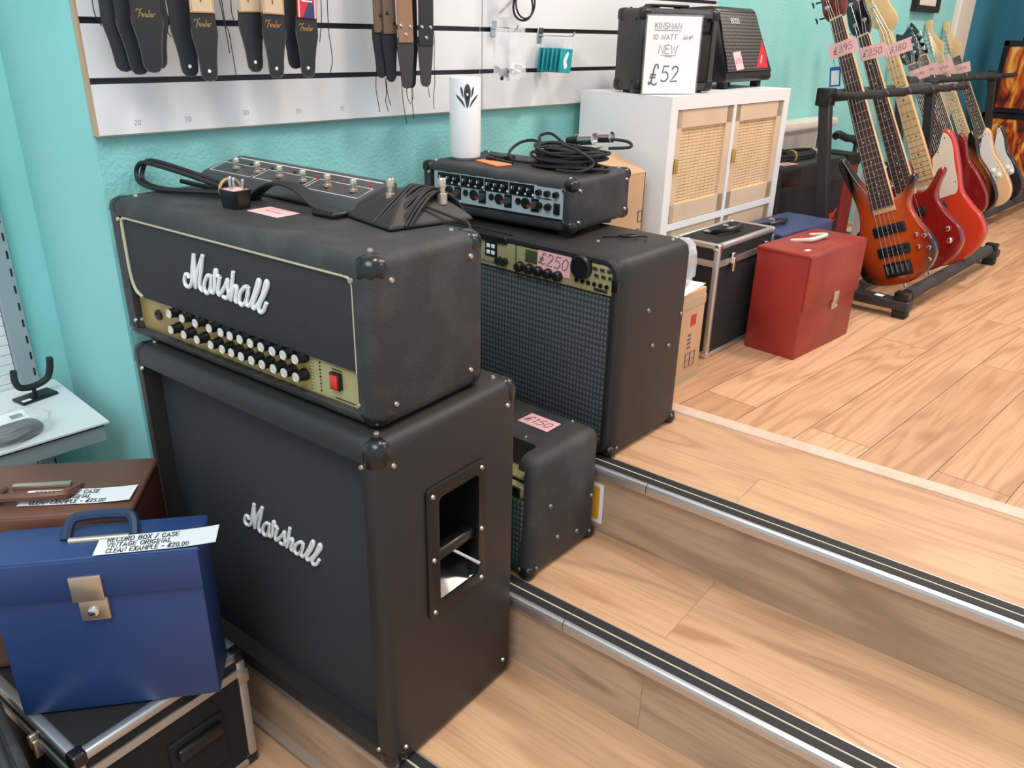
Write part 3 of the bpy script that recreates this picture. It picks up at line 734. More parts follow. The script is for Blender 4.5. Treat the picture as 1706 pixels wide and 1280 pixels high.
for k in range(3):
    b = nb(); lathe(b, [(.007, 0), (.0065, .010), (0, .011)], front(.352+k*.023, .0016, .083), 14); part('knob', b, 'knob', mixer)
for k in range(2):
    b = nb(); lathe(b, [(.008, 0), (.0075, .009), (0, .010)], front(.354+k*.024, .0016, .054), 14); part('knob', b, 'knob', mixer)
    b = nb(); rbox(b, .341+k*.024, .347+k*.024, -.002, .001, .049, .054, .001); part('jack_tab', b, 'red_bit', mixer)
b = nb(); rbox(b, .393, .408, -.003, .003, .040, .064, .001); part('power_switch', b, 'black', mixer)
b = nb()
for g in range(4): box(b, .078+g*.072, .096+g*.072, .0014, .0019, .0985, .1015)
box(b, .345, .41, .0014, .0019, .0965, .0985); box(b, .345, .385, .0014, .0019, .069, .071); part('panel_print', b, 'ink', mixer, sm=False)
caps(mixer, XW, XD, XH, [(0, 0, 1), (1, 0, 1), (1, 1, 1), (0, 1, 1), (1, 0, 0), (1, 1, 0), (0, 0, 0)], (.032, .032, .030), .013, 'gloss', 'steel')
for u, v in ((.04, .04), (.40, .04), (.40, .22), (.04, .22)):
    b = nb(); cyl(b, (u, v, -.0112), (u, v, .003), .016); part('foot', b, 'rubber', mixer)

# ================================================================== white cabinet and what stands on it
KX = thing('sideboard', 'white cabinet with pale wood and woven cane doors against the wall', 'cabinet', (1.3884, -.3357, T3), R(1.1))
KW, KD, KH = .7315, .3157, .7315
b = nb(); e, mm = .0361, .0165
box(b, 0, KW, 0, KD, KH-e, KH); box(b, 0, KW, 0, KD, 0, e); box(b, 0, e, 0, KD, e, KH-e); box(b, KW-e, KW, 0, KD, e, KH-e)
part('carcass', b, 'white', KX, sm=False)
b = nb(); box(b, KW/2-.008, KW/2+.008, .001, KD, e, KH-e); part('upright_divider', b, 'white', KX, sm=False)
b = nb(); box(b, e, KW-e, .0008, KD, KH/2-.010, KH/2+.010); part('shelf', b, 'white', KX, sm=False)
b = nb(); box(b, e, KW-e, KD-.006, KD-.001, e, KH-e); part('back_panel', b, 'white', KX, sm=False)
for i in range(2):
    for j in range(2):
        x0 = e+.002 if i == 0 else KW/2+.010; x1 = KW/2-.010 if i == 0 else KW-e-.002
        z0 = KH/2+.012 if j else e+.002; z1 = KH-e-.002 if j else KH/2-.012
        d = nb(); fw = .036
        box(d, x0, x1, .004, .020, z0, z0+fw+.016); box(d, x0, x1, .004, .020, z1-fw-.012, z1); box(d, x0, x0+fw-.004, .004, .020, z0, z1); box(d, x1-fw+.004, x1, .004, .020, z0, z1)
        dr = part('door', d, 'door_wood', KX, sm=False)
        d = nb(); box(d, x0+fw-.008, x1-fw+.008, .011, .015, z0+fw, z1-fw); part('cane_panel', d, 'cane', dr, sm=False)
        d = nb(); hx = x0+.006; hz = z0+.165
        rbox(d, hx-.004, hx+.006, -.008, .005, hz-.021, hz+.021, .0015); part('door_pull', d, 'brass', dr)

KZ = T3+KH
kin = thing('mini_guitar_amp', 'small black guitar amp behind the handwritten 52 price sign on the white cabinet', 'amplifier', (1.389, -.214, KZ+.006), R(-20))
W_, D_, H_ = .270, .125, .216
b = shell(W_, D_, H_, .014, .022, .022, .022, .022, .016); part('body', b, 'tolex', kin)
b = nb(); rbox(b, .021, W_-.021, .003, .014, .024, .150, .002); part('grille', b, 'matte', kin)
b = nb(); rbox(b, .021, W_-.021, .006, .014, .158, .196, .002); part('control_panel', b, 'black', kin)
for k in range(5):
    b = nb(); lathe(b, [(.008, 0), (.007, .010), (0, .011)], front(.055+k*.04, .006, .177), 14); part('knob', b, 'knob', kin)
b = nb(); rbox(b, .07, W_-.07, .055, .095, H_+.005, H_+.012, .003)
for u in (.08, W_-.08): rbox(b, u-.02, u+.02, .058, .092, H_-.002, H_+.007, .003)
part('carry_handle', b, 'rubber', kin)
caps(kin, W_, D_, H_, [(0, 0, 1), (1, 0, 1), (0, 1, 1), (1, 1, 1), (0, 0, 0), (1, 0, 0), (0, 1, 0)], (.035, .035, .035), .012, 'black', 'black')
for u in (.03, W_-.03):
    for v in (.03, D_-.03):
        b = nb(); cyl(b, (u, v, -.006), (u, v, .002), .010); part('foot', b, 'rubber', kin)

boss = thing('cube_monitor_amp', 'black wedge shaped amp with punched metal grille and red sticker on the white cabinet', 'amplifier', (1.800, -.262, KZ), R(4))
# side profile (v,w): front grille leans back
prof = [(.012, .020), (.004, .034), (.014, .050), (.080, .232), (.093, .241), (.185, .236), (.195, .221), (.195, .050), (.170, .022)]
W_ = .350
def side_prism(bm, pr, u0, u1, taper=0.0):
    A = [bm.verts.new((u0+taper*(q/.241), p, q)) for p, q in pr]; B_ = [bm.verts.new((u1-taper*(q/.241), p, q)) for p, q in pr]; n = len(pr)
    bm.faces.new(A[::-1]); bm.faces.new(B_)
    for i in range(n): bm.faces.new((A[i], A[(i+1) % n], B_[(i+1) % n], B_[i]))
b = nb(); side_prism(b, prof, 0, W_, .030)
bmesh.ops.bevel(b, geom=b.edges[:], offset=.006, segments=2, profile=.5, affect='EDGES'); part('body', b, 'black', boss)
GN = frame((0, .014-.0015, .050), (1, 0, 0), Vector((0, .066, .182)))       # plane of the leaning grille
b = nb(); prism(b, [(.022, .002), (W_-.022, .002), (W_-.042, .184), (.042, .184)], 0, .004, GN, .001); gr = part('grille', b, 'grille_metal', boss)
b = nb(); 
def block_text(bm, s, h, mx): return text(bm, s, h, mx, .11, .18, n=4, xs=1.3)
block_text(b, 'BOSS', .015, GN @ Matrix.Translation((.105, .150, .0055))); part('maker_lettering', b, 'pick_white', boss)
b = nb(); prism(b, [(W_-.118, .010), (W_-.032, .010), (W_-.024, .048), (W_-.036, .100)], .004, .0046, GN); st = part('red_sticker', b, 'sign_red', boss, sm=False)
b = nb(); SK = GN @ Matrix.Translation((W_-.080, .018, .0050)) @ Matrix.Rotation(R(48), 4, 'Z')
for q in range(4): tube(b, [SK @ Vector((.004+.009*q, .002, 0)), SK @ Vector((.009+.009*q, .010, 0)), SK @ Vector((.011+.009*q, .003, 0))], .0012, 4)
part('sticker_print', b, 'paper', st)
for u in (.05, W_-.05):
    for v in (.04, .15):
        b = nb(); rbox(b, u-.014, u+.014, v-.014, v+.014, 0, .024, .003); part('foot', b, 'rubber', boss)

def paper_note(name, label, loc_mx, w, h, txt, th, m='pink', inkm='ink_pink', slant=.15, cat='price tag', group=None, wgt=.07, dx=0, dy=0):
    t = thing(name, label, cat, mx=loc_mx, group=group)
    b = nb(); box(b, -w/2, w/2, -h/2, h/2, 0, .0006); part('paper', b, m, t, sm=False)
    if txt:
        b = nb()
        if txt == 'scribble': tube(b, smooth([Vector((-w*.25+w*.5*k/14, th*.35*math.sin(k*2.3), .0006)) for k in range(15)], 3), th*.05, 4, flat=(Z1, .4))
        else: text(b, txt, th, Matrix.Translation((dx, -th/2+dy, .0006)), wgt, center=True, slant=slant)
        part('handwriting', b, inkm, t)
    return t
kinM = MX((1.3800, -.2375, KZ), R(-27))
sg = thing('price_sign', 'white handwritten 10 watt amp price sign in clear holder in front of black amp', 'sign', mx=kinM)
b = nb(); box(b, -.002, .174, -.0030, -.0022, .001, .206); box(b, -.002, .174, .0022, .0030, .001, .206); box(b, -.002, .174, -.003, .020, 0, .0015); part('acrylic_holder', b, 'clear', sg, sm=False)
b = nb(); box(b, .002, .170, -.0008, .0008, .003, .202); part('card', b, 'paper', sg, sm=False)
b = nb(); F0 = front(0, -.0011, 0)
def line(s, x, z, h, wg=.05, sl=.05, xs=1.0, gp=.22): return text(b, s, h, F0 @ Matrix.Translation((x, z, 0)), wg, gp, sl, 4, xs=xs)
line('KINSMAN', .026, .170, .015, .07, .05, 1.0); box(b, .026, .107, -.0014, -.0008, .1655, .1667)
line('10 WATT', .022, .143, .0125, .075, .1, 1.08); line('AMP', .115, .143, .0105, .08, .1, 1.1)
line('NEW', .043, .108, .021, .055, .08, 1.05); box(b, .050, .098, -.0014, -.0008, .1025, .1037); box(b, .064, .086, -.0014, -.0008, .099, .1000)
line('\u00a3', .018, .026, .054, .055, .12, .75); line('52', .056, .035, .040, .065, .08, .95)
part('handwriting', b, 'ink', sg)
paper_note('price_tag', 'small pink price note stuck on the punched grille of the wedge amp', MX((1.800, -.262, KZ), R(4)) @ GN @ Matrix.Translation((.105, .034, .0046)) @ Matrix.Rotation(R(4), 4, 'Z'), .056, .056, '\u00a3185', .016, group='pink price tags')

# ================================================================== cases on the shop floor
def bag_handle(t, u0, u1, v, z, m='black', rise=.03, r=.007, ends=None, name='carry_handle', lean=0.0):
    b = nb()
    tube(b, smooth([Vector((u0, v, z-.002)), Vector((u0+.004, v-lean*.7, z+rise*.7)), Vector((u0+.02, v-lean, z+rise)), Vector((u1-.02, v-lean, z+rise)), Vector((u1-.004, v-lean*.7, z+rise*.7)), Vector((u1, v, z-.002))], 5), r, 8)
    h = part(name, b, m, t)
    if ends:
        for u in (u0, u1):
            b = nb(); rbox(b, u-.010, u+.010, v-.012, v+.012, z-.001, z+.006, .002); part('handle_mount', b, ends, h)
    return h
def flight_case(t, W, D, H, lid, m='matte', e=.014, corner='chrome', band=True):
    b = nb(); box(b, .003, W-.003, .003, D-.003, .003, H-.003); part('panels', b, m, t, sm=False)
    for a0, a1 in (((0, 0, 0), (W, 0, 0)), ((0, D, 0), (W, D, 0)), ((0, 0, H), (W, 0, H)), ((0, D, H), (W, D, H)), ((0, 0, 0), (0, D, 0)), ((W, 0, 0), (W, D, 0)), ((0, 0, H), (0, D, H)), ((W, 0, H), (W, D, H)),
                   ((0, 0, 0), (0, 0, H)), ((W, 0, 0), (W, 0, H)), ((0, D, 0), (0, D, H)), ((W, D, 0), (W, D, H))):
        b = nb(); lo = [min(p, q) for p, q in zip(a0, a1)]; hi = [max(p, q) for p, q in zip(a0, a1)]
        g = []
        for i, lim in enumerate((W, D, H)):
            if hi[i]-lo[i] > 1e-6: g += [lo[i]+.004, hi[i]-.004]
            elif lo[i] < 1e-6: g += [0, e]
            else: g += [lim-e, lim]
        rbox(b, *g, .005, 3); part('edge_rail', b, 'alu', t)
    for x in (0, W):
        for y in (0, D):
            for z in (0, H):
                b = nb(); s = e*1.35
                rbox(b, x-.001 if x == 0 else x-s, x+s if x == 0 else x+.001, y-.001 if y == 0 else y-s, y+s if y == 0 else y+.001, z-.001 if z == 0 else z-s, z+s if z == 0 else z+.001, .006, 3); part('corner', b, corner, t)
    if band:
        b = nb(); z = lid
        box(b, e*.6, W-e*.6, -.0008, .004, z-.009, z+.009); box(b, e*.6, W-e*.6, D-.004, D+.0008, z-.009, z+.009); box(b, -.0008, .004, e*.6, D-e*.6, z-.009, z+.009); box(b, W-.004, W+.0008, e*.6, D-e*.6, z-.009, z+.009)
        part('lid_band', b, 'alu', t, sm=False)
def latch(t, u, v, z, s=1.0, m='chrome', n=(0, -1, 0)):
    b = nb(); rbox(b, u-.011*s, u+.011*s, v-.010*s, v+.001, z-.006*s, z+.026*s, .004*s, 3); l = part('latch', b, m, t)
    b = nb(); rbox(b, u-.008*s, u+.008*s, v-.014*s, v-.004*s, z-.030*s, z+.012*s, .003*s, 3); part('latch_tongue', b, m, l)
ft = thing('flight_case', 'tall black and silver metal edged case beside the red case', 'case', (1.434, -.508, T3), R(1.4))
flight_case(ft, .355, .160, .346, .288, 'matte', .017)
latch(ft, .078, -.001, .288); latch(ft, .285, -.001, .288)
bag_handle(ft, .125, .240, .108, .346, 'black', .014, .0080, 'chrome', lean=.056)
rd = thing('record_case', 'red vinyl record case with pale handle on the wooden floor', 'case', (1.617, -.698, T3), R(-2.2))
def record_case(t, W, D, H, m, seam, lidw=.004, hm='piping', lt=None, hp=None, latch_m='nickel', big=False):
    b = nb(); rbox(b, 0, W, .003, D, 0, H-.004, .004, 2); part('body', b, m, t)
    b = nb(); rbox(b, -lidw, W+lidw, .0, D+lidw, H-.014, H, .005, 3); rbox(b, -lidw*.5, W+lidw*.5, -.004, .004, seam, H-.004, .003, 2); part('lid', b, m, t)
    s = 1.25 if big else .8
    b = nb(); rbox(b, lt[0]-.020*s, lt[0]+.020*s, -.009, -.003, lt[1]-.004, lt[1]+.036*s, .002); l = part('latch', b, latch_m, t)
    b = nb(); rbox(b, lt[0]-.015*s, lt[0]+.022*s, -.006, .004, lt[1]-.036*s, lt[1], .003); part('latch_plate', b, latch_m, l)
    b = nb(); lathe(b, [(.007*s, 0), (.007*s, .004), (.004*s, .006), (0, .006)], front(lt[0]+.003, -.006, lt[1]-.020*s), 14); part('lock_button', b, 'chrome', l)
record_case(rd, .359, .170, .320, 'red', .152, .002, lt=(.200, .150))
bag_handle(rd, .135, .255, .135, .320, 'cream', .011, .0062, lean=.060)
b = nb(); box(b, .044, .066, .034, .046, .320, .3206); part('white_sticker', b, 'paper', rd, sm=False)
bb_ = thing('record_case', 'navy blue record case half hidden behind the red case and black flight case', 'case', (1.800, -.515, T3), R(-2))
record_case(bb_, .345, .165, .322, 'navy', .16, .003, lt=(.19, .16))
bag_handle(bb_, .05, .17, .125, .322, 'black', .012, .0075, 'nickel', lean=.055)

bxA = thing('cardboard_box', 'tall open brown cardboard box wedged behind the mixer amp beside the white cabinet', 'cardboard box', (1.065, -.300, T3), R(0))
W_, D_, H_ = .278, .25, .530
b = nb(); box(b, 0, W_, 0, .003, 0, H_); box(b, 0, W_, D_-.003, D_, 0, H_); box(b, 0, .003, 0, D_, 0, H_); box(b, W_-.003, W_, 0, D_, 0, H_); box(b, 0, W_, 0, D_, 0, .003); part('box_body', b, 'cardboard', bxA, sm=False)
for nm, mx_, ln in (('flap', Matrix.Translation((0, D_, H_)) @ Matrix.Rotation(R(-30), 4, 'X'), -.11), ('flap', Matrix.Translation((0, 0, H_)) @ Matrix.Rotation(R(20), 4, 'X'), .12)):
    b = nb(); box(b, 0, W_, min(0, ln), max(0, ln), 0, .003, mx_); part('flap', b, 'cardboard', bxA, sm=False)
b = nb(); text(b, '220V-230V', .017, Matrix.Translation((.135, -.0006, .355)) @ FRONT, .07)
part('box_print', b, 'ink', bxA)
b = nb(); tube(b, [Vector((.245, -.001, .355)), Vector((.265, -.001, .355)), Vector((.265, -.001, .373)), Vector((.245, -.001, .373))], .0012, 4, True); tube(b, [Vector((.255, -.001, .395)), Vector((.275, -.001, .395)), Vector((.275, -.001, .425)), Vector((.255, -.001, .425))], .0012, 4, True); part('handling_symbol', b, 'ink', bxA)
bxB = thing('cardboard_box', 'low cardboard box between the large combo amp and the tall flight case', 'cardboard box', (1.045, -.562, T3), R(2))
W_, D_, H_ = .265, .235, .262
b = nb(); rbox(b, 0, W_, 0, D_, 0, H_, .002, 1); part('box_body', b, 'cardboard', bxB, sm=False)
b = nb(); box(b, -.001, W_+.001, -.001, D_+.001, .0, .028); part('parcel_tape', b, 'edge_mdf', bxB, sm=False)
b = nb(); box(b, -.001, W_+.001, -.001, D_+.001, H_-.045, H_-.02); part('parcel_tape', b, 'edge_mdf', bxB, sm=False)
b = nb(); box(b, .195, .222, -.0014, -.0005, .165, .195); part('red_mark', b, 'red_bit', bxB, sm=False)
b = nb(); tube(b, [Vector((.185, -.001, .045)), Vector((.235, -.001, .045)), Vector((.235, -.001, .085)), Vector((.185, -.001, .085))], .0011, 4, True); tube(b, [Vector((.185, -.001, .065)), Vector((.235, -.001, .065))], .0011, 4); tube(b, [Vector((.21, -.001, .045)), Vector((.21, -.001, .085))], .0011, 4)
for k in range(4): box(b, .188, .205, -.0014, -.0005, .10+k*.012, .105+k*.012)
part('box_print', b, 'ink_pink', bxB)
pl_ = thing('paper_leaflet', 'white folded sheet lying on the low cardboard box', 'paper', (1.22, -.47, T3+H_+.0005), R(10))
b = nb(); box(b, -.08, .095, -.085, .02, 0, .001); part('sheet', b, 'paper', pl_, sm=False)
def crumple(bm, cx, cy, cz, sx, sy, sz, seed, n=10, amp=.25):
    rnd = random.Random(seed); t = nb(); bmesh.ops.create_uvsphere(t, u_segments=n*2, v_segments=n, radius=1)
    for v in t.verts:
        k = 1+rnd.uniform(-amp, amp)
        c = v.co*k; f = lambda q: math.copysign(abs(q)**.7, q)
        v.co = Vector((cx+sx*f(c.x), cy+sy*f(c.y), cz+sz*f(c.z)))
    join(bm, t)
b = nb(); crumple(b, 1.245, -.498, T3+.262+.064, .045, .035, .062, 3)
tag(finish('plastic_wrap', b, 'clear_soft', ang=20), 'crumpled clear plastic wrap standing on the low cardboard box by the flight case', 'plastic wrap')

# ================================================================== cases in the left corner
fc = thing('flight_case', 'scuffed black and silver case on the lower floor under the blue record case', 'case', (-.383, -.449, 0), R(7))
flight_case(fc, .334, .345, .291, .243, 'matte', .020, 'gloss')
b = nb(); rbox(b, .155, .27, -.003, .004, .060, .185, .006, 3); hdl = part('handle_plate', b, 'matte', fc)
b = nb(); rbox(b, .165, .26, -.018, -.002, .145, .172, .006, 3); part('carry_handle', b, 'black', hdl)
b = nb(); rbox(b, .312, .336, -.003, .003, .212, .243, .002); hg = part('hinge', b, 'nickel', fc)
latch(fc, -.004, .14, .243, .9, 'nickel')
bl = thing('record_case', 'bright blue vinyl record case with paper label standing on the flight case', 'case', (-.407, -.296, .2925), R(-35.7))
record_case(bl, .327, .100, .317, 'blue', .240, .004, lt=(.150, .240), big=True)
h = bag_handle(bl, .110, .218, .058, .317, 'blue_grip', .024, .009, None, lean=-.030)
b = nb(); cyl(b, (.118, .050, .318), (.212, .050, .318), .0065, None, 10); part('handle_bar', b, 'nickel', h)
# printed paper labels
def printed_label(label, mx, price, part_txt=None):
    t = thing('paper_label', label, 'label', mx=mx, group='printed record case labels')
    b = nb(); vs = []
    n = 10; w_, h_ = .190, .052
    for k in range(n+1):
        x = -w_/2+w_*k/n; z = .0012+.004*max(0, (k-6)/4)**2
        vs.append([b.verts.new((x, -h_/2, z)), b.verts.new((x, h_/2, z))])
    for k in range(n): b.faces.new((vs[k][0], vs[k+1][0], vs[k+1][1], vs[k][1]))
    part('paper', b, 'paper', t)
    b = nb()
    for i, s in enumerate(('RECORD BOX / CASE', 'VINTAGE ORIGINAL', 'CLEAN EXAMPLE - '+price)):
        text(b, s, .0120, Matrix.Translation((-.080+.002*i, .0085-.0160*i, .0022)), .075, .30, 0, 4, xs=.64 if i < 2 else .58, serif=True)
    part('printed_text', b, 'ink', t)
    return t
blM = MX((-.407, -.296, .2925), R(-35.7))
printed_label('printed paper label priced 20.00 lying on the blue record case', blM @ Matrix.Translation((.262, .027, .3185)) @ Matrix.Rotation(R(1), 4, 'Z'), '\u00a320.00')
br = thing('record_case', 'brown vinyl record case behind the blue one in the corner', 'case', (-.442, -.107, .2925), R(-37.5))
record_case(br, .335, .190, .326, 'brown', .250, .004, lt=(.15, .25))
b = nb(); rbox(b, .334, .3375, .004, .19, .0, .31, .001); part('side_panel', b, 'brown_dark', br)
h = bag_handle(br, .095, .225, .100, .326, 'brown', .014, .008, None, lean=.058)
b = nb(); rbox(b, .110, .210, .094, .106, .326, .334, .002); part('handle_bar', b, 'nickel', h)
brM = MX((-.442, -.107, .2925), R(-37.5))
printed_label('printed paper label priced 25.00 under the handle of the brown record case', brM @ Matrix.Translation((.236, .055, .3270)) @ Matrix.Rotation(R(-2), 4, 'Z'), '\u00a325.00')
# black amp with ribbed grille, lower left corner
la = thing('bass_amp', 'black amp with ribbed grille at the lower left edge beside the flight case', 'amplifier', (-.752, -.60, 0), R(-4))
b = nb(); rbox(b, 0, .30, 0, .42, 0, .350, .012, 3); part('body', b, 'tolex', la)
b = nb(); rbox(b, .015, .285, .02, .40, .345, .354, .004, 2); part('grille', b, 'grille_lines', la)

# ================================================================== things lying on the amps
hM = MX((-.026, -.041, HZ), R(-83.2)); HT = HH        # local frame of the head; HT = its top
fp_ = thing('floor_pedalboard', 'long grey six switch footswitch board lying across the back of the amp head', 'foot pedal', mx=hM @ Matrix.Translation((-.02, .205, HT)) @ Matrix.Rotation(R(-2), 4, 'Z'))
PLN = .485
b = nb(); pr = [(0, .0), (-.004, .006), (.012, .024), (.088, .046), (.104, .044), (.108, 0)]
side_prism(b, pr, 0, PLN)
for v in b.verts:
    if v.co.x < .01: v.co.x += .030*(v.co.z/.046)
bmesh.ops.bevel(b, geom=b.edges[:], offset=.003, segments=2, profile=.5, affect='EDGES'); part('housing', b, 'dark_grey', fp_)
PT = frame((0, .012, .0243), (1, 0, 0), Vector((0, .076, .022)))
b = nb()
tube(b, [PT @ Vector((.045, .070, .0)), PT @ Vector((PLN-.01, .070, .0))], .0016, 4, flat=(Z1, .5))
for u0, u1 in ((.03, .165), (.175, .32), (.33, .475)):
    tube(b, [PT @ Vector(p) for p in ((u0, .045, 0), (u1, .045, 0), (u1, .006, 0), (u0, .006, 0))], .0009, 4, True, flat=(Z1, .5))
part('white_lines', b, 'paper', fp_)
sp_ = None
for k in range(6):
    p = PT @ Vector((.115+k*.0685 if False else .095+k*.070, .026, 0))
    if sp_ is None:
        b = nb(); lathe(b, [(.008, 0), (.008, .004), (.005, .005), (.005, .012), (.0062, .0125), (.0062, .020), (.005, .0215), (0, .0215)], None, 14); sp_ = part('footswitch', b, 'nickel', fp_); sp_.location = p
    else: again(sp_, p)
for k in range(6):
    b = nb(); q = PT @ Vector((.110+k*.070, .050, -.001)); cyl(b, q, q+Vector((0, 0, .004)), .003, None, 8); part('indicator', b, 'red_bit' if k > 2 else 'black', fp_)

ws = thing('footswitch', 'small black wedge footswitch wrapped in its own cable on the amp head', 'foot pedal', mx=hM @ Matrix.Translation((0, 0, HT)))
b = nb()
base = [(.462, .172), (.598, .140), (.640, .296), (.508, .318)]; topq = [(.525, .222), (.566, .205), (.580, .262), (.540, .272)]
fl = [b.verts.new((x, y, .001)) for x, y in base]; md = [b.verts.new((x, y, .007)) for x, y in base]; tp = [b.verts.new((x, y, .050)) for x, y in topq]
b.faces.new(fl[::-1]); b.faces.new(tp)
for i in range(4):
    j = (i+1) % 4; b.faces.new((fl[i], fl[j], md[j], md[i])); b.faces.new((md[i], md[j], tp[j], tp[i]))
bmesh.ops.bevel(b, geom=b.edges[:], offset=.004, segments=2, profile=.5, affect='EDGES'); part('housing', b, 'tolex2', ws)
for x, y in ((.538, .205), (.600, .262)):
    b = nb(); lathe(b, [(.009, .028), (.009, .045), (.0055, .046), (.0055, .056), (.0070, .0565), (.0070, .068), (.0055, .070), (0, .070)], Matrix.Translation((x, y, 0)), 16); part('switch_button', b, 'nickel', ws)
b = nb()
rnd = random.Random(5)
for k in range(10):
    f = k/9; a = Vector((.548+.066*f, .152+.016*f, .004+rnd.uniform(0, .003))); c_ = Vector((.558+.040*f, .232+.02*f, .054-.006*f+rnd.uniform(0, .005))); d_ = Vector((.545+.075*f, .314-.014*f, .006))
    a2 = a.lerp(c_, .5)+Vector((rnd.uniform(-.004, .004)+.004, -.004, .006)); d2 = c_.lerp(d_, .5)+Vector((0, .006, .008))
    tube(b, smooth([a, a2, c_, d2, d_], 6), .0027, 6)
tube(b, smooth([Vector((.60, .22, .03)), Vector((.635, .25, .012)), Vector((.655, .262, .004)), Vector((.665, .258, -.012))], 5), .0024, 6)
part('wrapped_cable', b, 'rubber', ws)

pc = thing('mains_cable', 'black mains lead with upturned three pin plug and elastic band on the amp head', 'cable', mx=hM @ Matrix.Translation((0, 0, HT)))
b = nb(); t_ = rrect(-.025, .025, -.020, .020, .010, 5); lo = [b.verts.new((.262+x*.86, .100+y*.86, .0005)) for x, y in t_]; hi = [b.verts.new((.262+x, .100+y, .032)) for x, y in t_]
b.faces.new(lo[::-1]); b.faces.new(hi)
for i in range(len(t_)): b.faces.new((lo[i], lo[(i+1) % len(t_)], hi[(i+1) % len(t_)], hi[i]))
plg = part('plug', b, 'black', pc)
b = nb(); rbox(b, .246, .279, .085, .115, .0315, .0325, .0004, 1); part('plug_label', b, 'pink', plg)
for x, y, h in ((.250, .108, .018), (.263, .092, .023), (.276, .108, .018)):
    b = nb(); rbox(b, x-.0032, x+.0032, y-.002, y+.002, .032, .032+h, .0008, 1); part('plug_pin', b, 'steel', plg)
b = nb()
def wob(p, k): return p+Vector((0, .008*math.sin(k*2.1), 0))
for k in range(2):
    d = .009*k
    tube(b, smooth([Vector((.205, .145+d, .012+.005*k)), Vector((.13, .128+d, .028+.003*k)), Vector((.05, .108+d, .043+.004*k)), Vector((-.012, .098+d, .049+.003*k)), Vector((-.034+.004*k, .094+d, .040-.003*k)), Vector((-.036+.004*k, .090+d, .024-.003*k)), Vector((-.015, .086+d, .0105)), Vector((.05, .088+d, .0065)), Vector((.14, .120+d, .009)), Vector((.21, .142+d, .011))], 6), .0045, 8)
tube(b, smooth([Vector((.205, .156, .008)), Vector((.12, .150, .010)), Vector((.06, .146, .012)), Vector((.03, .142, .014))], 5), .0045, 8)
tube(b, smooth([Vector((.205, .148, .012)), Vector((.225, .135, .020)), Vector((.236, .120, .015)), Vector((.245, .110, .014))], 5), .004, 8)
part('cord', b, 'rubber', pc)
b = nb(); tube(b, [Vector((.178, .148+.022*math.cos(a), .016+.019*math.sin(a))) for a in [2*math.pi*i/16 for i in range(16)]], .0028, 6, True); part('elastic_band', b, 'elastic', pc)
paper_note('price_tag', 'pink price note lying on top of the amp head by the handle', hM @ Matrix.Translation((.342, .116, HT+.0003)) @ Matrix.Rotation(R(-2), 4, 'Z'), .085, .048, 'scribble', .014, group='pink price tags')
cM = MX((.705, -.087, T3), R(-87.9))
paper_note('price_tag', 'pink 250 price note stuck on the gold panel of the large combo amp', cM @ front(.421, -.0050, .428) @ Matrix.Rotation(R(-3), 4, 'Z'), .092, .054, '\u00a3250', .026, inkm='ink_pink', group='pink price tags')
sM = MX((.418, -.308, T2), R(-87))
paper_note('price_tag', 'pink 150 price note on top of the small combo amp', sM @ Matrix.Translation((.287, .163, PH+.0003)) @ Matrix.Rotation(R(0), 4, 'Z'), .082, .050, '\u00a3150', .024, group='pink price tags')
ck = thing('cable_clip', 'small black curly clip lying on top of the large combo amp', 'clip', mx=cM @ Matrix.Translation((.492, .165, BH+.0028)))
b = nb(); tube(b, smooth([Vector((-.045, -.03, 0)), Vector((-.02, -.005, .001)), Vector((.0, -.012, .004)), Vector((.02, .0, .006)), Vector((.015, .02, .004)), Vector((-.01, .018, .002)), Vector((-.012, .002, .001)), Vector((.03, .03, .003)), Vector((.04, .015, .006))], 5), .0024, 6); part('clip_wire', b, 'black', ck)

# things on the mixer amp
mT = XZ+XH
mM = MX((.725, -.060, XZ), R(-82.6))
ti = mM.inverted()
vase = thing('white_canister', 'tall white cylinder with grey lotus emblem standing on the mixer amp', 'container', (.830, -.106, mT))
b = nb(); lathe(b, [(.030, 0), (.037, .006), (.0385, .018), (.0385, .188), (.0375, .191), (.035, .191), (.035, .178), (0, .178)], None, 40); part('canister_body', b, 'white_gloss', vase)
def petal(bm, pts, rad=.0389, ang0=0.0):
    q = smooth([Vector((*p, 0)) for p in pts], 5, True)
    c = sum(q, Vector())/len(q)
    def on(p, r): a = ang0+p.x*1.4/rad; return Vector((r*math.cos(a), r*math.sin(a), p.y*1.2+.005))
    cv = bm.verts.new(on(c, rad+.0006)); vs_ = [bm.verts.new(on(p, rad)) for p in q]
    for i in range(len(vs_)): bm.faces.new((cv, vs_[i], vs_[(i+1) % len(vs_)]))
A0 = math.atan2(CAM.y+.106, CAM.x-.830)+R(8)
b = nb()
petal(b, [(0, .098), (.0045, .115), (.006, .128), (.004, .139), (0, .144), (-.004, .139), (-.006, .128), (-.0045, .115)], ang0=A0)
for s_ in (-1, 1):
    petal(b, [(s_*.004, .099), (s_*.010, .108), (s_*.018, .118), (s_*.0205, .124), (s_*.013, .118), (s_*.007, .110)], ang0=A0)
    petal(b, [(s_*.007, .118), (s_*.010, .124), (s_*.012, .134), (s_*.011, .139), (s_*.008, .132)], ang0=A0)
em = part('lotus_emblem', b, 'dark_grey', vase)
b = nb(); petal(b, [(0, .114), (.003, .120), (.003, .128), (0, .133), (-.003, .128), (-.003, .120)], .0394, A0); part('emblem_centre', b, 'black', em)
b = nb(); petal(b, [(0, .121), (.0016, .123), (.0016, .126), (0, .127), (-.0016, .126), (-.0016, .123)], .0399, A0); part('emblem_dot', b, 'white_gloss', em)
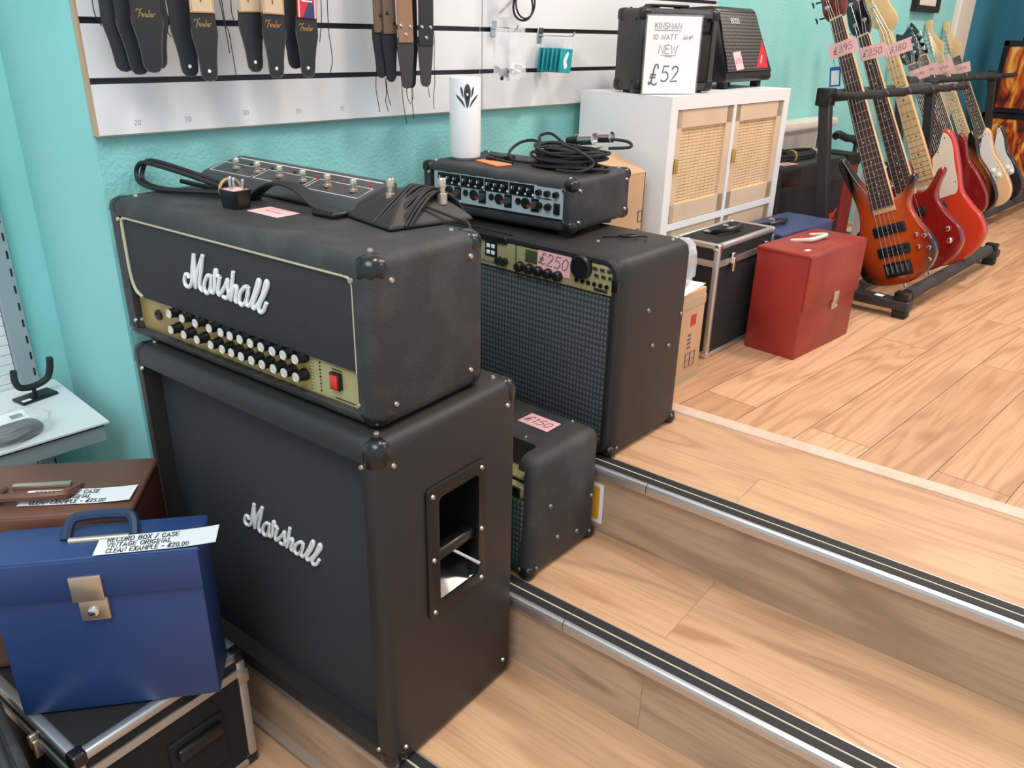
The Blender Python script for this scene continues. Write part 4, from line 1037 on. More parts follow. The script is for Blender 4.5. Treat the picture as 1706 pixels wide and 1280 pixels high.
nt_ = thing('note_pad', 'small orange sticky note on the mixer amp beside the white cylinder', 'note', mx=mM @ Matrix.Translation((.162, .080, XH)) @ Matrix.Rotation(R(-22), 4, 'Z'))
b = nb(); rbox(b, -.050, .050, -.022, .022, .0004, .004, .0008, 1); part('notes', b, 'orange', nt_, sm=False)
wl = thing('black_adapter', 'flat black plastic box lying behind the white cylinder on the mixer amp', 'box', mx=mM @ Matrix.Translation((.135, .150, XH)) @ Matrix.Rotation(R(-15), 4, 'Z'))
b = nb(); rbox(b, -.030, .030, -.020, .020, .0003, .012, .002); rbox(b, .02, .034, -.008, .008, .0003, .006, .002); part('case', b, 'black', wl)
xc = thing('microphone_cable', 'thick coil of black microphone cable with silver plugs on the mixer amp', 'cable', mx=mM @ Matrix.Translation((.330, .150, XH)))
b = nb(); rnd = random.Random(11)
for k in range(15):
    lay = k//5; rx = .098-.010*(k % 5)+rnd.uniform(-.004, .004); ry = .068-.008*(k % 5); z = .005+.017*lay+rnd.uniform(0, .004); cx, cy = rnd.uniform(-.008, .008), rnd.uniform(-.006, .006)
    tl, ph = rnd.uniform(-.006, .008), rnd.uniform(0, 6)
    tube(b, [Vector((cx+rx*math.cos(a), cy+ry*math.sin(a), max(.0035, z+tl*math.sin(a+ph)+.004*math.sin(2*a+ph)))) for a in [2*math.pi*i/32 for i in range(32)]], .0037, 7, True)
tube(b, smooth([Vector((-.07, .02, .04)), Vector((-.12, .03, .050)), Vector((-.155, .02, .042)), Vector((-.165, -.01, .022)), Vector((-.140, -.03, .008)), Vector((-.10, -.03, .006)), Vector((-.05, -.05, .012))], 6), .0036, 7)
tube(b, smooth([Vector((-.05, .05, .05)), Vector((-.09, .06, .066)), Vector((-.115, .05, .060)), Vector((-.10, .03, .046)), Vector((-.06, .0, .036))], 6), .0036, 7)
tube(b, smooth([Vector((.02, -.06, .06)), Vector((.07, -.065, .05)), Vector((.10, -.05, .025)), Vector((.08, -.078, .008)), Vector((.02, -.08, .006))], 6), .0036, 7)
tube(b, smooth([Vector((.08, .04, .07)), Vector((.125, .055, .066)), Vector((.135, .05, .055)), Vector((.09, .03, .05))], 6), .0036, 7)
part('coil', b, 'rubber', xc)
for p0, p1 in (((.005, .00, .064), (.075, -.012, .073)), ((.03, .045, .068), (.094, .035, .075))):
    p0, p1 = Vector(p0), Vector(p1); d = (p1-p0)
    b = nb(); cyl(b, p0-d*.15, p0+d*.45, .0065, .0115, 14); cn = part('plug_boot', b, 'rubber', xc)
    b = nb(); cyl(b, p0+d*.42, p1, .0125, .0125, 18, False); cyl(b, p0+d*.9, p0+d*.91, .0123, .0123, 18); part('plug_shell', b, 'steel', cn)
b = nb(); tube(b, smooth([Vector((-.12, -.06, .004)), Vector((-.16, -.052, .006)), Vector((-.19, -.05, .008))], 4), .004, 6); rbox(b, -.205, -.185, -.056, -.044, .002, .013, .003); part('cable_tie', b, 'black', xc)
b = nb(); box(b, -.02, .015, .055, .062, .058, .070); part('elastic_band', b, 'elastic', xc, sm=False)

# ================================================================== guitar straps on the slatted wall
ZTOP = 1.66
def strap(name, label, group, x, z, y, lean=0.0, kind='logo', upper=None, uz=.115, uw=.047, fabric='leather', hole=False, lo_w=(.017, .026, .0245), dark='leather', studs=None, studm='steel', edge=True, logom='gold_print', laces=()):
    Mx = Matrix.Translation((x, y, z)) @ Matrix.Rotation(R(lean), 4, 'Y') @ FRONT
    t = thing(name, label, 'guitar strap', mx=Mx, group=group)
    a, c, d = lo_w
    top = uz+.004 if upper else ZTOP-z
    half = [(0, 0), (a*.55, .0022), (a*.9, .009), (a, .020), (a*1.04, .034), (a*1.22, .055), (c, .080), (c, .092), (d, .106), (d, max(top, .108))]
    out = [(p, q) for p, q in half[1:]]; L = [(-p, q) for p, q in reversed(out)]
    o2 = [(0, 0)]+out+L
    b = nb(); prism(b, o2, 0, .0026, None, .0006, 1); part('leather_end', b, dark, t)
    if edge:
        b = nb(); tube(b, [Vector((p*.985, q, .0026)) for p, q in L[2:]+[(0, .0006)]+out[:-2]], .0006, 4); part('edge_binding', b, 'stitch', t)
    if kind == 'logo':
        b = nb(); strap_logo(b, .036, Matrix.Translation((-.018, uz-.026 if upper else .088, .0028))); part('gold_logo', b, logom, t)
    if upper:
        b = nb(); rbox(b, -uw/2, uw/2, uz, ZTOP-z, .0022, .0052, .0008, 1); wb = part('webbing', b, upper, t)
        if upper == 'tan':
            b = nb()
            for s_ in (-1, 1): box(b, s_*(uw/2-.003)-.0004, s_*(uw/2-.003)+.0004, uz+.002, ZTOP-z, .0050, .0056)
            box(b, -uw/2+.003, uw/2-.003, uz+.0016, uz+.0024, .005, .0056); part('stitching', b, 'orange_stitch', wb, sm=False)
            b = nb(); rbox(b, -.0035, -.0005, uz+.018, uz+.045, .0050, .0056, .001, 1); part('buttonhole', b, 'tan_dark', wb)
    if hole:
        b = nb(); cyl(b, (0, .019, .002), (0, .019, .0032), .0032, None, 10); part('eyelet', b, 'paper', t)
    if studs:
        for px, pz in studs:
            b = nb(); lathe(b, [(.0042, 0), (.0042, .001), (.003, .0024), (0, .0028)], Matrix.Translation((px, pz, .0050)), 12); part('stud', b, studm, t)
    for pts in laces:
        b = nb(); tube(b, smooth([Vector((p[0], p[1], -.001)) for p in pts], 4), .0009, 5); part('lace', b, 'lace', t)
    return t
G1 = 'black leather guitar straps on the first peg'
strap('guitar_strap', 'rearmost plain black leather strap at the left of the first bunch', G1, .040, 1.322, -.070, -2, None, edge=False, laces=[[(-.028, .16), (-.034, .10), (-.026, .075)]])
strap('guitar_strap', 'second plain black leather strap from the left of the first bunch', G1, .061, 1.317, -.078, -2, None)
strap('guitar_strap', 'plain black leather strap at the right of the first bunch', G1, .098, 1.326, -.074, 2, None, edge=False, laces=[[(.026, .14), (.030, .09), (.024, .065), (.030, .055)]])
strap('guitar_strap', 'front black leather strap with gold lettering in the first bunch', G1, .079, 1.3205, -.092, 1, 'logo', lo_w=(.018, .028, .027))
G2 = 'tan and black guitar straps'
strap('guitar_strap', 'black ended strap half hidden behind the second tan strap from left', G2, .157, 1.311, -.072, -1, None, None, hole=True, edge=True, laces=[[(-.026, .16), (-.03, .12), (-.024, .098), (-.028, .09)]])
strap('guitar_strap', 'leftmost tan webbing strap with black gold lettered end', G2, .185, 1.3030, -.090, 0, 'logo', 'tan', .118, hole=True, laces=[[(.035, .17), (.041, .12), (.045, .08), (.047, .05)], [(.042, .16), (.045, .10), (.050, .088), (.053, .05), (.056, .005)]])
strap('guitar_strap', 'tan webbing strap tucked behind its neighbour with bare black end', G2, .293, 1.317, -.072, -1, None, 'tan', .108, hole=True, laces=[[(-.03, .16), (-.036, .11), (-.03, .085)]])
strap('guitar_strap', 'right tan webbing strap with black gold lettered end', G2, .327, 1.3055, -.090, 2, 'logo', 'tan', .117, hole=True, logom='amber')
strap('guitar_strap', 'plain black strap behind the red patterned strap', G2, .383, 1.322, -.074, 0, None, edge=False)
st_ = strap('guitar_strap', 'red white and navy patterned strap with black gold lettered end', G2, .400, 1.3055, -.090, 3, 'logo', 'sign_red', .112, .045, hole=True, logom='amber', laces=[[(.036, .20), (.038, .12), (.034, .085), (.032, .07)], [(.052, .20), (.054, .10), (.058, .07), (.062, .035), (.056, .012)]])
b = nb(); prism(b, [(-.010, .113), (.0165, .113), (.0165, .135), (.008, .150)], .0050, .0056); part('navy_patch', b, 'navy', st_, sm=False)
b = nb(); box(b, .0175, .0195, .113, .34, .005, .0057); box(b, -.0195, -.0175, .113, .34, .005, .0057)
for k in range(4): box(b, -.012, .012, .142+k*.022, .1445+k*.022, .005, .0058)
part('white_stripes', b, 'paper', st_, sm=False)
G3 = 'brown and black guitar straps on the third peg'
lw3 = (.0145, .0215, .022)
strap('guitar_strap', 'leftmost dark brown strap with one dark stud in the brown bunch', G3, .598, 1.300, -.080, 0, None, 'tan_dark', .093, .036, dark='suede', lo_w=lw3, edge=False, studs=[(.0, .128)], studm='black', laces=[[(-.012, .02), (-.016, -.02), (-.010, -.06), (-.008, -.072)]])
strap('guitar_strap', 'second dark brown strap with dark studs in the brown bunch', G3, .622, 1.291, -.084, -1, None, 'tan_dark', .100, .036, dark='suede', lo_w=lw3, edge=False, studs=[(-.006, .142), (.012, .122)], studm='black', laces=[[(-.016, .01), (-.014, -.02), (-.018, -.04), (-.012, -.062)], [(-.012, .01), (-.012, -.02), (-.004, -.05)]])
strap('guitar_strap', 'black strap end behind the tan and black straps in the brown bunch', G3, .684, 1.276, -.078, 0, None, dark='suede', lo_w=lw3, edge=False, laces=[[(.006, .005), (.006, -.02), (.002, -.03)]])
strap('guitar_strap', 'light tan leather strap with three silver studs', G3, .657, 1.2765, -.096, -1, None, 'tan_leather', .097, .043, dark='strap_grey', lo_w=(.0165, .0235, .0235), edge=False, studs=[(-.013, .132), (.013, .130), (.0, .114)], laces=[[(-.014, .01), (-.012, -.03), (-.004, -.075)], [(.0, .003), (.001, -.018), (.010, -.034)], [(.014, .01), (.015, -.03), (.017, -.066)]])
strap('guitar_strap', 'black leather strap with three silver studs in the brown bunch', G3, .716, 1.2785, -.092, 1, None, 'leather', .090, .044, dark='strap_grey', lo_w=(.0165, .0225, .0235), edge=False, studs=[(-.013, .128), (.013, .128), (.0, .106)], laces=[[(.008, .003), (.012, -.015), (.014, -.024)], [(.022, .19), (.024, .14), (.030, .10), (.028, .05), (.030, .01), (.026, -.02), (.027, -.05)]])
for i, (x, n) in enumerate(((.078, 'first'), (.18, 'second'), (.318, 'third'), (.397, 'fourth'), (.655, 'fifth'))):
    h_ = thing('wall_peg', 'steel peg holding the %s bunch of straps above the view' % n, 'hook', (x, 0, ZTOP-.02), 0, 'strap pegs')
    b = nb(); cyl(b, (0, .008, 0), (0, -.13, .004), .003, None, 8); cyl(b, (0, -.13, .004), (0, -.135, .02), .003, None, 8); part('peg_wire', b, 'steel', h_)
    b = nb(); box(b, -.012, .012, -.002, .0, -.02, .02); part('peg_plate', b, 'steel', h_, sm=False)

# hooks and packets
def hook(x, z, ln, label):
    h_ = thing('wall_hook', label, 'hook', (x, 0, z), 0, 'packet hooks')
    b = nb(); rbox(b, -.011, .011, -.004, .0, -.030, .008, .001, 1); part('hook_plate', b, 'steel', h_)
    b = nb(); tube(b, smooth([Vector((0, -.002, -.012)), Vector((0, -ln*.5, -.012)), Vector((0, -ln+.01, -.012)), Vector((0, -ln, -.002))], 4), .0021, 8); part('hook_wire', b, 'steel', h_)
hook(1.213, 1.405, .125, 'steel hook holding the row of teal packets on the slatted wall')
for k in range(6):
    nm = ('rearmost', 'second from the back', 'third from the back', 'fourth from the back', 'fifth from the back', 'foremost')[k]
    p = thing('string_packet', 'teal packet hanging on the steel hook, %s of the row' % nm, 'packet', mx=Matrix.Translation((1.215, -.018-.0155*k, 1.330)) @ Matrix.Rotation(R(4), 4, 'X') @ Matrix.Rotation(R(3), 4, 'Y'), group='teal packets on the hook')
    b = nb(); rbox(b, -.024, .024, -.003, .003, -.030, .032, .0015, 1); part('packet_body', b, 'teal_pack' if k % 2 else 'teal_dark', p)
    b = nb(); rbox(b, -.020, .020, -.001, .001, .031, .058, .0006, 1); part('hang_tab', b, 'clear_soft', p)
    if k == 5:
        b = nb(); o_ = smooth([Vector((-.004, -.020, 0)), Vector((-.012, 0, 0)), Vector((-.004, .018, 0)), Vector((.004, .024, 0)), Vector((.006, .014, 0)), Vector((.0, 0, 0)), Vector((.006, -.012, 0))], 4, True); prism(b, [(v.x, v.y) for v in o_], .003, .0036, FRONT)
        part('crescent_print', b, 'paper', p, sm=False)
hook(1.030, 1.418, .09, 'steel hook holding the clear bags of small parts')
def parts_bag(label, mx, w_, h_, bits, seed):
    t = thing('parts_bag', label, 'bag', mx=mx, group='clear bags of small parts'); rnd = random.Random(seed)
    b = nb(); nx, ny = 6, 10; rows = {}
    for sgn in (-1, 1):
        g = [[b.verts.new(((i/nx-.5)*w_*(1-.1*j/ny)+rnd.uniform(-.002, .002), -.006*sgn*math.sin(math.pi*min(1, max(0, i/nx)))*(.4+1.4*(1-j/ny))+rnd.uniform(-.002, .002), j/ny*h_)) for i in range(nx+1)] for j in range(ny+1)]
        for j in range(ny):
            for i in range(nx): b.faces.new((g[j][i], g[j][i+1], g[j+1][i+1], g[j+1][i]))
    part('clear_film', b, 'clear_soft', t)
    for k, (m_, n_) in enumerate(bits):
        for q in range(n_):
            c = Vector((rnd.uniform(-.3, .3)*w_, rnd.uniform(-.003, .003), rnd.uniform(.008, .03))); d = Vector((rnd.uniform(-1, 1), rnd.uniform(-.3, .3), rnd.uniform(-.6, .6))).normalized()*.012
            b = nb(); cyl(b, c-d, c+d, .0045, None, 8); part('small_part', b, m_, t)
parts_bag('cloudy bag of black small parts on the left packet hook', Matrix.Translation((1.002, -.060, 1.284)) @ Matrix.Rotation(R(3), 4, 'Y'), .060, .125, [('black', 6)], 4)
parts_bag('cloudy bag of white small parts in front on the left packet hook', Matrix.Translation((1.042, -.080, 1.292)) @ Matrix.Rotation(R(-2), 4, 'Y'), .066, .122, [('paper', 8)], 9)
hook(1.085, 1.52, .08, 'steel hook at the top edge holding a small red packet and black ring')
rg = thing('cable_ring', 'black looped string ring hanging at the top edge of the slatted wall', 'cable', (1.088, -.052, 1.468))
b = nb(); tube(b, [Vector((.036*math.cos(a), .004*math.sin(2*a), .040*math.sin(a))) for a in [2*math.pi*i/28 for i in range(28)]], .0028, 8, True); part('loop', b, 'rubber', rg)
b = nb(); tube(b, [Vector((.036*math.cos(a)+.002, -.006, .037*math.sin(a)+.002)) for a in [2*math.pi*i/28 for i in range(28)]], .0024, 8, True); part('loop', b, 'rubber', rg)
kp = thing('parts_bag', 'small clear packet with red parts at the top edge beside the black ring', 'bag', (1.035, -.040, 1.432), 0, 'clear bags of small parts')
b = nb(); rbox(b, -.030, .034, -.003, .003, 0, .095, .002, 1); part('clear_film', b, 'clear_soft', kp)
for q in range(4):
    b = nb(); cyl(b, (-.022+q*.012, 0, .012+.008*q), (-.004+q*.012, 0, .022+.008*q), .0028, None, 8); part('small_part', b, 'red_bit' if q % 2 else 'brown_dark', kp)

# ================================================================== shelving at the far left
sh = thing('shelving_unit', 'grey slotted shelving with white shelf in the left corner', 'shelves', (0, 0, 0))
b = nb(); box(b, -.90, -.046, .105, .432, .596, .600); part('shelf', b, 'white', sh, sm=False)
b = nb(); box(b, -.89, -.056, .112, .120, .556, .596); box(b, -.89, -.056, .112, .43, .590, .596); part('shelf_rail', b, 'grey_steel', sh, sm=False)
b = nb(); rbox(b, -.122, -.080, .418, .448, 0.0, 2.2, .002, 1); up = part('upright', b, 'grey_steel', sh)
b = nb()
for k in range(44): box(b, -.090, -.086, .4172, .4182, .06+k*.0405, .078+k*.0405)
part('slots', b, 'black', up, sm=False)
b = nb()
for k in range(60): rbox(b, -.95, -.123, .437, .449, .05+k*.0235, .05+k*.0235+.0222, .0008, 1)
part('back_slats', b, 'white_slat', sh, sm=False)
hg_ = thing('guitar_hanger', 'black padded guitar cradle hook standing on the white shelf', 'guitar hook', (-.116, .345, .600), R(12))
b = nb(); rbox(b, -.042, .042, -.024, .024, 0, .007, .003, 2); part('base_plate', b, 'black', hg_)
b = nb(); rbox(b, -.038, -.018, -.020, -.008, .0068, .0075, .0003, 1); part('white_sticker', b, 'paper', hg_)
b = nb(); cyl(b, (0, 0, .006), (0, 0, .030), .0045, None, 10); part('stem', b, 'black', hg_)
b = nb(); tube(b, smooth([Vector((-.044, -.020, .085)), Vector((-.042, -.012, .060)), Vector((-.030, -.004, .037)), Vector((0, 0, .029)), Vector((.030, -.004, .037)), Vector((.040, -.010, .060)), Vector((.040, -.020, .090))], 6), .0075, 10); part('padded_yoke', b, 'rubber', hg_)
pb = thing('cable_bag', 'clear bag of grey cable with white barcode label on the white shelf', 'bag', (-.215, .165, .600), R(20))
b = nb(); crumple(b, 0, 0, .024, .080, .052, .023, 8, 12, .14); part('clear_film', b, 'bag_film', pb, 10)
b = nb()
for k in range(6): tube(b, [Vector(((.058-.005*k)*math.cos(a), (.036-.004*k)*math.sin(a), .008+.004*k+.003*math.sin(a*2+k))) for a in [2*math.pi*i/22 for i in range(22)]], .004, 6, True)
part('coiled_cable', b, 'dark_grey', pb)
b = nb(); box(b, -.028, .028, -.019, .019, .0475, .0485, Matrix.Rotation(R(-18), 4, 'Z') @ Matrix.Rotation(R(8), 4, 'X')); lb = part('barcode_label', b, 'paper', pb, sm=False)
b = nb(); mxl = Matrix.Rotation(R(-18), 4, 'Z') @ Matrix.Rotation(R(8), 4, 'X')
for k in range(9): box(b, -.002+k*.0026, -.0006+k*.0026, -.010, .006, .0485, .0489, mxl)
part('barcode', b, 'ink', lb, sm=False)

# ================================================================== guitars on the floor racks
LEAN = R(25.14); sL, cL = math.sin(LEAN), math.cos(LEAN)
def gmat(X, y0=-.738, z0=.558, twist=0.0):
    Rr, U, N = Vector((0, -cL, sL)), Vector((0, sL, cL)), Vector((-1, 0, 0))
    m = Matrix.Identity(4)
    for i in range(3): m[i][0] = Rr[i]; m[i][1] = U[i]; m[i][2] = N[i]; m[i][3] = (X, y0, z0)[i]
    return m @ Matrix.Rotation(twist, 4, 'Y')
def outl(pts, k=5): return [(p.x, p.y) for p in smooth([Vector((*q, 0)) for q in pts], k, True)]
def guitar(name, label, mx, body, bmat, th, nutx, nuty, scale, nfr, neckm, fbm, head, headm, nstr, bridge_y, wn=(.020, .032), pg=None, pgm=None, tuners=(), pegs=(), pickups=(), knobs=(), group=None, pegm='black', bridgem='black', knobm='chrome', headside=None):
    t = thing(name, label, 'bass guitar' if nstr < 6 else 'electric guitar', mx=mx, group=group)
    b = nb(); rounded_slab(b, outl(body), -th, 0, .008); part('body', b, bmat, t, 50)
    ye = nuty-scale*(1-2**(-nfr/12)); X = lambda y: nutx*(y-bridge_y)/(nuty-bridge_y); wd = lambda y: wn[0]+(wn[1]-wn[0])*(nuty-y)/(nuty-ye)
    y2 = ye-.02
    b = nb(); prism(b, [(X(nuty)-wd(nuty), nuty), (X(y2)-wd(y2), y2), (X(y2)+wd(y2), y2), (X(nuty)+wd(nuty), nuty)], -.012, .006, None, .002, 2)
    nk = part('neck', b, neckm, t)
    b = nb(); prism(b, [(X(nuty)-wd(nuty), nuty), (X(ye)-wd(ye), ye), (X(ye)+wd(ye), ye), (X(nuty)+wd(nuty), nuty)], .0062, .011, None, .001, 1)
    fb = part('fingerboard', b, fbm, nk)
    b = nb()
    for k in range(1, nfr+1):
        y = nuty-scale*(1-2**(-k/12)); box(b, X(y)-wd(y)+.001, X(y)+wd(y)-.001, y-.0011, y+.0011, .0108, .0122)
    f_ = part('frets', b, 'string', nk, sm=False); f_['kind'] = 'stuff'
    b = nb()
    for k in (3, 5, 7, 9, 12, 15, 17, 19, 21):
        if k > nfr: break
        y = nuty-scale*(1-.5*(2**(-k/12)+2**(-(k-1)/12)))
        for dx in ((-.010, .010) if k == 12 else (0,)): cyl(b, (X(y)+dx, y, .0108), (X(y)+dx, y, .0115), .0032, None, 8)
    d_ = part('inlay_dots', b, 'ink' if fbm == 'maple' else 'piping', nk, sm=False); d_['kind'] = 'stuff'
    b = nb(); box(b, nutx-wd(nuty), nutx+wd(nuty), nuty-.002, nuty+.004, .004, .0135); part('nut', b, 'piping', nk, sm=False)
    b = nb(); prism(b, [(nutx+x, nuty+y) for x, y in outl(head, 4)], -.010, .004, None, .002, 2); hd_ = part('headstock', b, headm, t)
    for x, y in tuners:
        b = nb(); lathe(b, [(.008, .004), (.008, .006), (.004, .007), (.004, .016), (.005, .017), (0, .017)], Matrix.Translation((nutx+x, nuty+y, 0)), 12); part('tuner_post', b, 'steel', hd_)
    for x, y, s_ in pegs:
        b = nb(); p = Vector((nutx+x, nuty+y, -.006)); q = p+Vector((s_*.022, .004, 0)); cyl(b, p, q, .0028, None, 8); prism(b, [(q.x-.004+.004*s_, q.y-.009), (q.x+s_*.012, q.y-.012), (q.x+s_*.014, q.y+.010), (q.x-.004+.004*s_, q.y+.006)], -.009, -.003, None, .001, 1); part('tuning_key', b, pegm, hd_)
    if pg:
        b = nb(); rounded_slab(b, outl(pg, 5), .0002, .0024, .0006, 1); pp = part('pickguard', b, pgm, t)
        for q in pg[::3]:
            c = Vector((sum(p[0] for p in pg)/len(pg), sum(p[1] for p in pg)/len(pg))); v = Vector(q).lerp(c, .12)
            b = nb(); cyl(b, (v.x, v.y, .0023), (v.x, v.y, .0031), .0026, None, 8); part('screw', b, 'dark_grey', pp)
    for x, y, w_, h_, m_ in pickups:
        b = nb(); rbox(b, x-w_/2, x+w_/2, y-h_/2, y+h_/2, .0, .011, .004, 3); pk = part('pickup', b, m_, t)
        for sgn in ((-1, 1) if h_ > .03 else (0,)):
            for k in range(nstr+2 if nstr < 6 else 6):
                n_ = (nstr+2 if nstr < 6 else 6)-1; b = nb(); xx = x-w_*.34+w_*.68*k/n_; cyl(b, (xx, y+sgn*h_*.2, .0108), (xx, y+sgn*h_*.2, .012), .0022, None, 8); part('pole_piece', b, 'steel', pk)
    b = nb(); rbox(b, -.047 if nstr < 6 else -.036, .047 if nstr < 6 else .036, bridge_y-.028, bridge_y+.024, 0, .008, .003, 2); bg = part('bridge', b, bridgem, t)
    for k in range(nstr):
        xx = (-.5+k/(nstr-1))*(.070 if nstr < 6 else .052)
        b = nb(); rbox(b, xx-.0055 if nstr < 6 else xx-.004, xx+.0055 if nstr < 6 else xx+.004, bridge_y-.016, bridge_y+.014, .008, .015, .001, 1); part('saddle', b, 'dark_grey' if bridgem == 'black' else 'steel', bg)
        b = nb(); x1 = nutx+(-.5+k/(nstr-1))*wn[0]*1.6; hx = tuners[k % len(tuners)] if tuners else (0, .05)
        r_ = (.0011-.00012*k) if nstr < 6 else (.0007-.00006*k)
        tube(b, [Vector((xx, bridge_y-.01, .015)), Vector((xx, bridge_y+.005, .017)), Vector((x1, nuty+.001, .0142)), Vector((nutx+hx[0], nuty+hx[1], .009))], r_, 5); part('string', b, 'string', t)
    for x, y, r_ in knobs:
        b = nb(); lathe(b, [(r_, 0), (r_*.95, .012), (r_*.7, .014), (0, .014)], Matrix.Translation((x, y, .001)), 16); part('knob', b, knobm, t)
    b = nb(); cyl(b, (0, .052, -th*.5), (0, .03, -th*.5), .004, .006, 10); part('strap_button', b, 'steel', t)
    return t
BASS = [(-.030, .385), (-.055, .425), (-.075, .474), (-.090, .522), (-.102, .537), (-.115, .528), (-.118, .50), (-.110, .455), (-.095, .38), (-.091, .323), (-.103, .268), (-.130, .21), (-.145, .155), (-.137, .10), (-.109, .066), (-.06, .050), (0, .046), (.055, .056), (.100, .083), (.128, .122), (.134, .161), (.124, .200), (.103, .245), (.090, .282), (.086, .315), (.100, .350), (.124, .388), (.126, .406), (.112, .410), (.090, .383), (.068, .357), (.05, .347), (.036, .352)]
bh = [(-.021, -.006), (-.040, .03), (-.036, .075), (-.036, .20), (.02, .225), (.046, .17), (.040, .09), (.048, .04), (.024, 0)]
guitar('bass_guitar', 'amber sunburst five string bass leaning nearest on the black floor rack', gmat(2.40), BASS, 'burst1', .038, .004, 1.000, .895, 24, 'maple', 'rosewood', bh, 'head_red', 5, .105, (.0215, .0385),
       tuners=[(-.02, .045), (-.02, .095), (-.02, .145), (.022, .12), (.022, .07)], pegs=[(-.038, .02, -1), (-.036, .075, -1), (-.036, .125, -1)],
       pickups=[(.003, .247, .112, .036, 'black'), (.001, .170, .112, .036, 'black')], knobs=[(.086, .207, .008), (.112, .197, .008), (.084, .164, .008), (.118, .152, .008), (.110, .113, .007)], group='guitars on the floor racks')
B2 = [(x*1.10, y*.985) for x, y in BASS]
guitar('bass_guitar', 'wine red bass with black headstock, second on the floor rack', gmat(2.65), B2, 'gtr_red', .038, -.015, .952, .790, 24, 'maple', 'rosewood', [(-.020, -.004), (-.042, .04), (-.036, .12), (-.03, .20), (.0, .21), (.03, .19), (.030, .10), (.036, .045), (.021, 0)], 'gtr_black', 4, .160, (.0205, .034),
       tuners=[(-.018, .045), (-.014, .12), (.016, .125), (.018, .05)], pegs=[(-.038, .025, -1), (-.034, .10, -1)], pickups=[(0, .27, .10, .034, 'black')], knobs=[(.108, .183, .010), (.105, .140, .011)], group='guitars on the floor racks', pegm='steel')
B3 = [(-.03, .40), (-.05, .45), (-.085, .50), (-.115, .50), (-.13, .44), (-.115, .34), (-.12, .28), (-.145, .2), (-.15, .12), (-.12, .06), (-.05, .03), (.03, .028), (.100, .055), (.143, .095), (.155, .135), (.150, .185), (.125, .243), (.108, .300), (.117, .38), (.124, .47), (.120, .52), (.104, .540), (.088, .532), (.070, .49), (.050, .462), (.030, .45), (.0, .42)]
P3 = [(.100, .526), (.114, .485), (.106, .406), (.100, .33), (.088, .296), (.060, .292), (.0, .29), (-.06, .30), (-.07, .36), (-.02, .375), (.022, .38), (.034, .445), (.062, .475), (.085, .52)]
guitar('bass_guitar', 'orange red bass with cream pickguard and maple neck, third on the floor rack', gmat(2.89), B3, 'gtr_orange', .040, -.020, .967, .860, 20, 'maple', 'maple', [(-.020, -.002), (-.026, .025), (-.050, .055), (-.050, .15), (-.02, .21), (.02, .20), (.038, .10), (.054, .045), (.045, .02), (.022, 0)], 'maple', 4, .16, (.0215, .034), P3, 'pick_mint',
       tuners=[(-.015, .040), (-.020, .075), (-.022, .11), (-.02, .145)], pegs=[(-.048, .06, -1), (-.048, .10, -1)], pickups=[(0, .26, .09, .03, 'black')], group='guitars on the floor racks', pegm='steel', bridgem='chrome')
ST = [(-.03, .36), (-.055, .40), (-.095, .455), (-.118, .44), (-.112, .36), (-.098, .29), (-.11, .22), (-.140, .14), (-.135, .07), (-.09, .03), (0, .02), (.09, .035), (.130, .08), (.135, .145), (.118, .235), (.098, .30), (.100, .36), (.103, .41), (.085, .44), (.068, .42), (.05, .375), (.03, .345)]
SP = [(.085, .425), (.093, .37), (.088, .29), (.108, .215), (.100, .165), (.02, .17), (-.03, .18), (-.05, .25), (-.045, .33), (-.03, .345), (.03, .335), (.05, .37), (.07, .415)]
SH = [(-.019, 0), (-.030, .03), (-.034, .055), (-.030, .165), (-.02, .188), (.0, .195), (.010, .18), (.004, .16), (.0, .13), (.018, .085), (.038, .055), (.032, .035), (.019, 0)]
st6 = [(-.022, .035+.022*k) for k in range(6)]; pg6 = [(-.032, .035+.022*k, -1) for k in range(6)]
y2, z2 = -.498, .558
guitar('electric_guitar', 'dark red guitar with black open headstock, first on the farther rack', gmat(3.85, y2, z2), ST, 'gtr_red', .036, -.045, .832, .60, 22, 'head_red', 'rosewood', [(-.018, 0), (-.045, .04), (-.040, .16), (-.01, .15), (.030, .165), (.040, .04), (.018, 0)], 'gtr_black', 6, .20,
       tuners=[(-.026, .05), (-.026, .085), (-.024, .12), (.022, .12), (.024, .085), (.024, .05)], pegs=[(.036, .05, 1), (.035, .085, 1), (.034, .12, 1)], group='guitars on the floor racks', pegm='steel')
guitar('electric_guitar', 'tobacco sunburst guitar with red pickguard on the farther rack', gmat(4.03, y2, z2), [(x*.96, y) for x, y in ST], 'burst2', .038, -.045, .875, .62, 22, 'maple', 'rosewood', [(-.019, 0), (-.045, .025), (-.042, .12), (-.022, .17), (-.012, .168), (.010, .11), (.026, .03), (.019, 0)], 'burst2', 6, .21, (.019, .027), [(.085, .23), (.10, .18), (.09, .12), (.05, .10), (.02, .13), (.0, .20), (-.04, .25), (-.04, .33), (.03, .33), (.06, .30)], 'pick_red',
       tuners=st6, pegs=pg6, group='guitars on the floor racks', pegm='steel', bridgem='chrome')
guitar('electric_guitar', 'blonde cream guitar with white pickguard and maple neck on the farther rack', gmat(4.27, y2, z2), ST, 'gtr_cream', .038, -.045, .870, .62, 22, 'maple', 'maple', SH, 'maple', 6, .21, (.020, .027), SP, 'pick_white', tuners=st6, pegs=pg6,
       pickups=[(.0, .30, .07, .016, 'white_gloss'), (.0, .255, .07, .016, 'white_gloss')], knobs=[(.075, .215, .011), (.095, .185, .011)], group='guitars on the floor racks', pegm='steel', bridgem='chrome', knobm='white_gloss')
